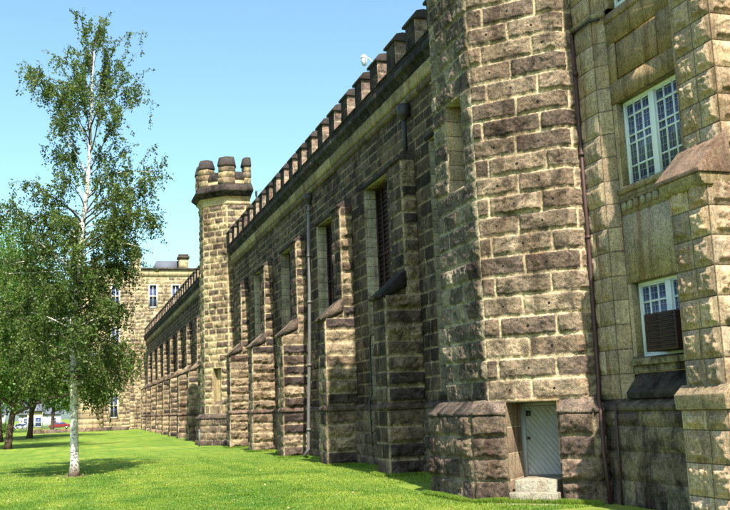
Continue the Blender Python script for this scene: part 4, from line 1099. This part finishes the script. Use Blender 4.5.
house(-19, 232, 10, 8, 3.6, (.6, .6, .58), 'pale grey house across the street at far left')
house(-5.0, 158, 2.2, 3.5, 3.6, (.72, .6, .36), 'narrow cream painted hut beyond the lawn between the tree trunks')
def car(x, y, col, label):
    t = thing('parked_car', (x, y, .34), label, 'car', 'cars parked along the far street'); gz = .34
    mt = plain_mat('car_paint', col, .3, .5, .2, .05)
    prof = [(-2.1, .35), (-2.1, .75), (-1.95, .85), (-1.25, .95), (-.75, 1.4), (.75, 1.43), (1.5, .98), (2.05, .9), (2.15, .6), (2.1, .35)]
    b = MB()
    P_ = [(x + a, gz + z) for a, z in prof]
    b.prism(P_, 'y', y, y + 1.7); b.build('body', mt, t, bevel=.06)
    g = MB(); g.prism([(x - 1.1, gz + .98), (x - .7, gz + 1.33), (x + .7, gz + 1.36), (x + 1.3, gz + 1.0)], 'y', y - .02, y + 1.72); g.build('windows', M['glass'], t)
    for dx in (-1.35, 1.35):
        for yy in (y - .03, y + 1.53):
            w_ = MB(); c = np.array([x + dx, yy, gz + .33]); w_.tube([c, c + UY * .2], .33, 18); o = w_.build('wheel', M['interior'], t)
            r_ = MB(); r_.tube([c - UY * .015, c + UY * .215], .19, 12); r_.build('rim', M['lamp_white'], o)
car(-1.6, 206, (.22, .025, .03), 'red parked car on the far street just left of the birch trunk')
car(-9.2, 206, (.6, .6, .62), 'silver parked car on the far street left of the red one')

# ------------------------------------------------------------------ grass blades in the foreground
def grass():
    rg = np.random.default_rng(5); n = 330000
    y = 19 + 55 * rg.beta(1, 3.6, n); x = -3 - y * .12 + (14.5 + y * .12) * rg.random(n)
    # untrimmed fringe along the foot of the masonry
    m = 26000; k = rg.random(m); e1 = np.stack([9.5 - .25 * rg.random(m), 21.6 + 2.8 * k], 1); q = 9.56 + 2.2 * k; gap = .22 * rg.random(m) ** 1.5
    e2 = np.stack([q - gap, 31.12 - q - gap], 1); yy = 25.6 + 40 * k ** 1.3; e3 = np.stack([11.76 - .3 * rg.random(m) ** 1.5, yy], 1)
    bi = np.array(B_NEAR)[rg.integers(0, 5, m)]; e4 = np.where(rg.random((m, 1)) < .5, np.stack([10.46 - .2 * rg.random(m) ** 1.5, bi + 1.3 * k], 1), np.stack([10.5 + 1.3 * k, bi - .04 - .2 * rg.random(m) ** 1.5], 1))
    ex = np.concatenate([e1, e2, e3, e4]); x = np.concatenate([x, ex[:, 0]]); y = np.concatenate([y, ex[:, 1]]); n = len(x)
    # keep to the lawn: outside tower foot, wing plinth and buttresses
    ok = (x < 12) & ~((x > 9.45) & (x + y > 31.0) & (y > 18.9) & (y < 28)) & ~((y > 27) & (x > 11.8))
    for b in B_NEAR: ok &= ~((x > 10.48) & (y > b - .05) & (y < b + 1.35))
    ok &= ~((y < 19.2) & (x > 11.8)); ok &= np.hypot(x - .27, y - 41.9) > .5 + .4 * rg.random(n)
    isf = np.arange(len(x)) >= len(x) - 4 * 26000
    x, y, isf = x[ok], y[ok], isf[ok]; n = len(x); z = ground_z(x, y)
    # taller unmown fringe against the masonry
    fr_ = isf
    hgt = (.016 + .024 * rg.random(n)) * np.where(fr_, 3.0, 1.0) * (.7 + .9 * vnoise(x / .8, y / .8, 3)); a = rg.random(n) * 6.283; w = .012 + .01 * rg.random(n)
    ln = rg.normal(0, .03, (n, 2))
    V = np.stack([np.stack([x - w * np.cos(a), y - w * np.sin(a), z - .01], 1), np.stack([x + w * np.cos(a), y + w * np.sin(a), z - .01], 1), np.stack([x + ln[:, 0], y + ln[:, 1], z + hgt], 1)], 1).reshape(-1, 3)
    t = np.clip(rg.normal(.42, .2, n) + .9 * (vnoise(x / 1.7, y / 2.6, 9) - .5) + .6 * (vnoise(x / .6, y / .6, 4) - .5) + .6 * (vnoise(x / .7 + 7 + y * .05, y / 9, 2) - .5), 0, 1); c = np.repeat(np.stack([t, t, t, np.ones(n)], 1), 3, 0)
    mb = MB(); mb.add(V, np.arange(n * 3).reshape(n, 3), c)
    tag(mb.build('grass', M['blade']), 'short mown grass blades across the near lawn', 'grass', None, 'stuff')
grass()

def litter():
    rg = np.random.default_rng(77); n = 520
    y = 20 + 34 * rg.beta(1, 1.8, n); x = -7 + 16 * rg.random(n); k = n // 3
    x[:k] = .27 + rg.normal(0, 2.2, k); y[:k] = 42 + rg.normal(0, 2.4, k)
    ok = (x < 9.2); x, y = x[ok], y[ok]; n = len(x)
    P = np.stack([x, y, ground_z(x, y) + .035 + .015 * rg.random(n)], 1)
    mb = MB(); leaves(mb, P, .07, rg, 0); tag(mb.build('fallen_leaves', M['dead_leaf']), 'scattered yellow and brown fallen leaves on the lawn', 'leaves', None, 'stuff')
M['dead_leaf'] = leaf_mat('dead_leaves', (.16, .09, .03), (.42, .36, .16), .2)
litter()

# ------------------------------------------------------------------ light, sky, camera
S = Vector((.046, .76, -1.0)).normalized()          # the way the sunlight travels
sun = bpy.data.lights.new('sun', 'SUN'); sun.energy = 5.0; sun.angle = math.radians(.5); sun.color = (1, .93, .8)
so = bpy.data.objects.new('sun', sun); COL.objects.link(so); so.rotation_euler = S.to_track_quat('-Z', 'Y').to_euler(); so.location = (-5, -20, 60)
w = bpy.data.worlds.new('World'); SC.world = w; w.use_nodes = True
nt = w.node_tree; bg = nt.nodes['Background']
sk = nt.nodes.new('ShaderNodeTexSky'); sk.sky_type = 'NISHITA'; sk.sun_disc = False
sk.sun_elevation = math.asin(-S.z); sk.sun_rotation = math.atan2(-S.x, -S.y)
sk.air_density = 1.0; sk.dust_density = 2.0; sk.ozone_density = .7; sk.altitude = 100
tm = nt.nodes.new('ShaderNodeMix'); tm.data_type = 'RGBA'; tm.blend_type = 'MULTIPLY'; tm.inputs[0].default_value = 1
tm.inputs[7].default_value = (.88, 1.1, 1.06, 1)
nt.links.new(sk.outputs[0], tm.inputs[6]); nt.links.new(tm.outputs[2], bg.inputs[0]); bg.inputs[1].default_value = .116

f_, yaw, pitch, roll = 930.1, math.radians(17.833), math.radians(9.2747), math.radians(-2.2016)
cy, sy, cp, sp = math.cos(yaw), math.sin(yaw), math.cos(pitch), math.sin(pitch)
Fw = Vector((sy * cp, cy * cp, sp)); Rt = Vector((cy, -sy, 0)); Up = Rt.cross(Fw)
R2 = math.cos(roll) * Rt + math.sin(roll) * Up; U2 = -math.sin(roll) * Rt + math.cos(roll) * Up
cam = bpy.data.cameras.new('camera'); co_ = bpy.data.objects.new('camera', cam); COL.objects.link(co_)
cam.sensor_width = 36; cam.lens = f_ / 730 * 36; cam.clip_start = .1; cam.clip_end = 6000
Mx = Matrix.Identity(4)
for i in range(3): Mx[i][0], Mx[i][1], Mx[i][2] = R2[i], U2[i], -Fw[i]
Mx.translation = Vector((0, 0, 2.4)); co_.matrix_world = Mx
SC.camera = co_
vs = SC.view_settings; vs.view_transform = 'Standard'; vs.look = 'None'; vs.exposure = 1.28; vs.gamma = 1; vs.use_curve_mapping = False
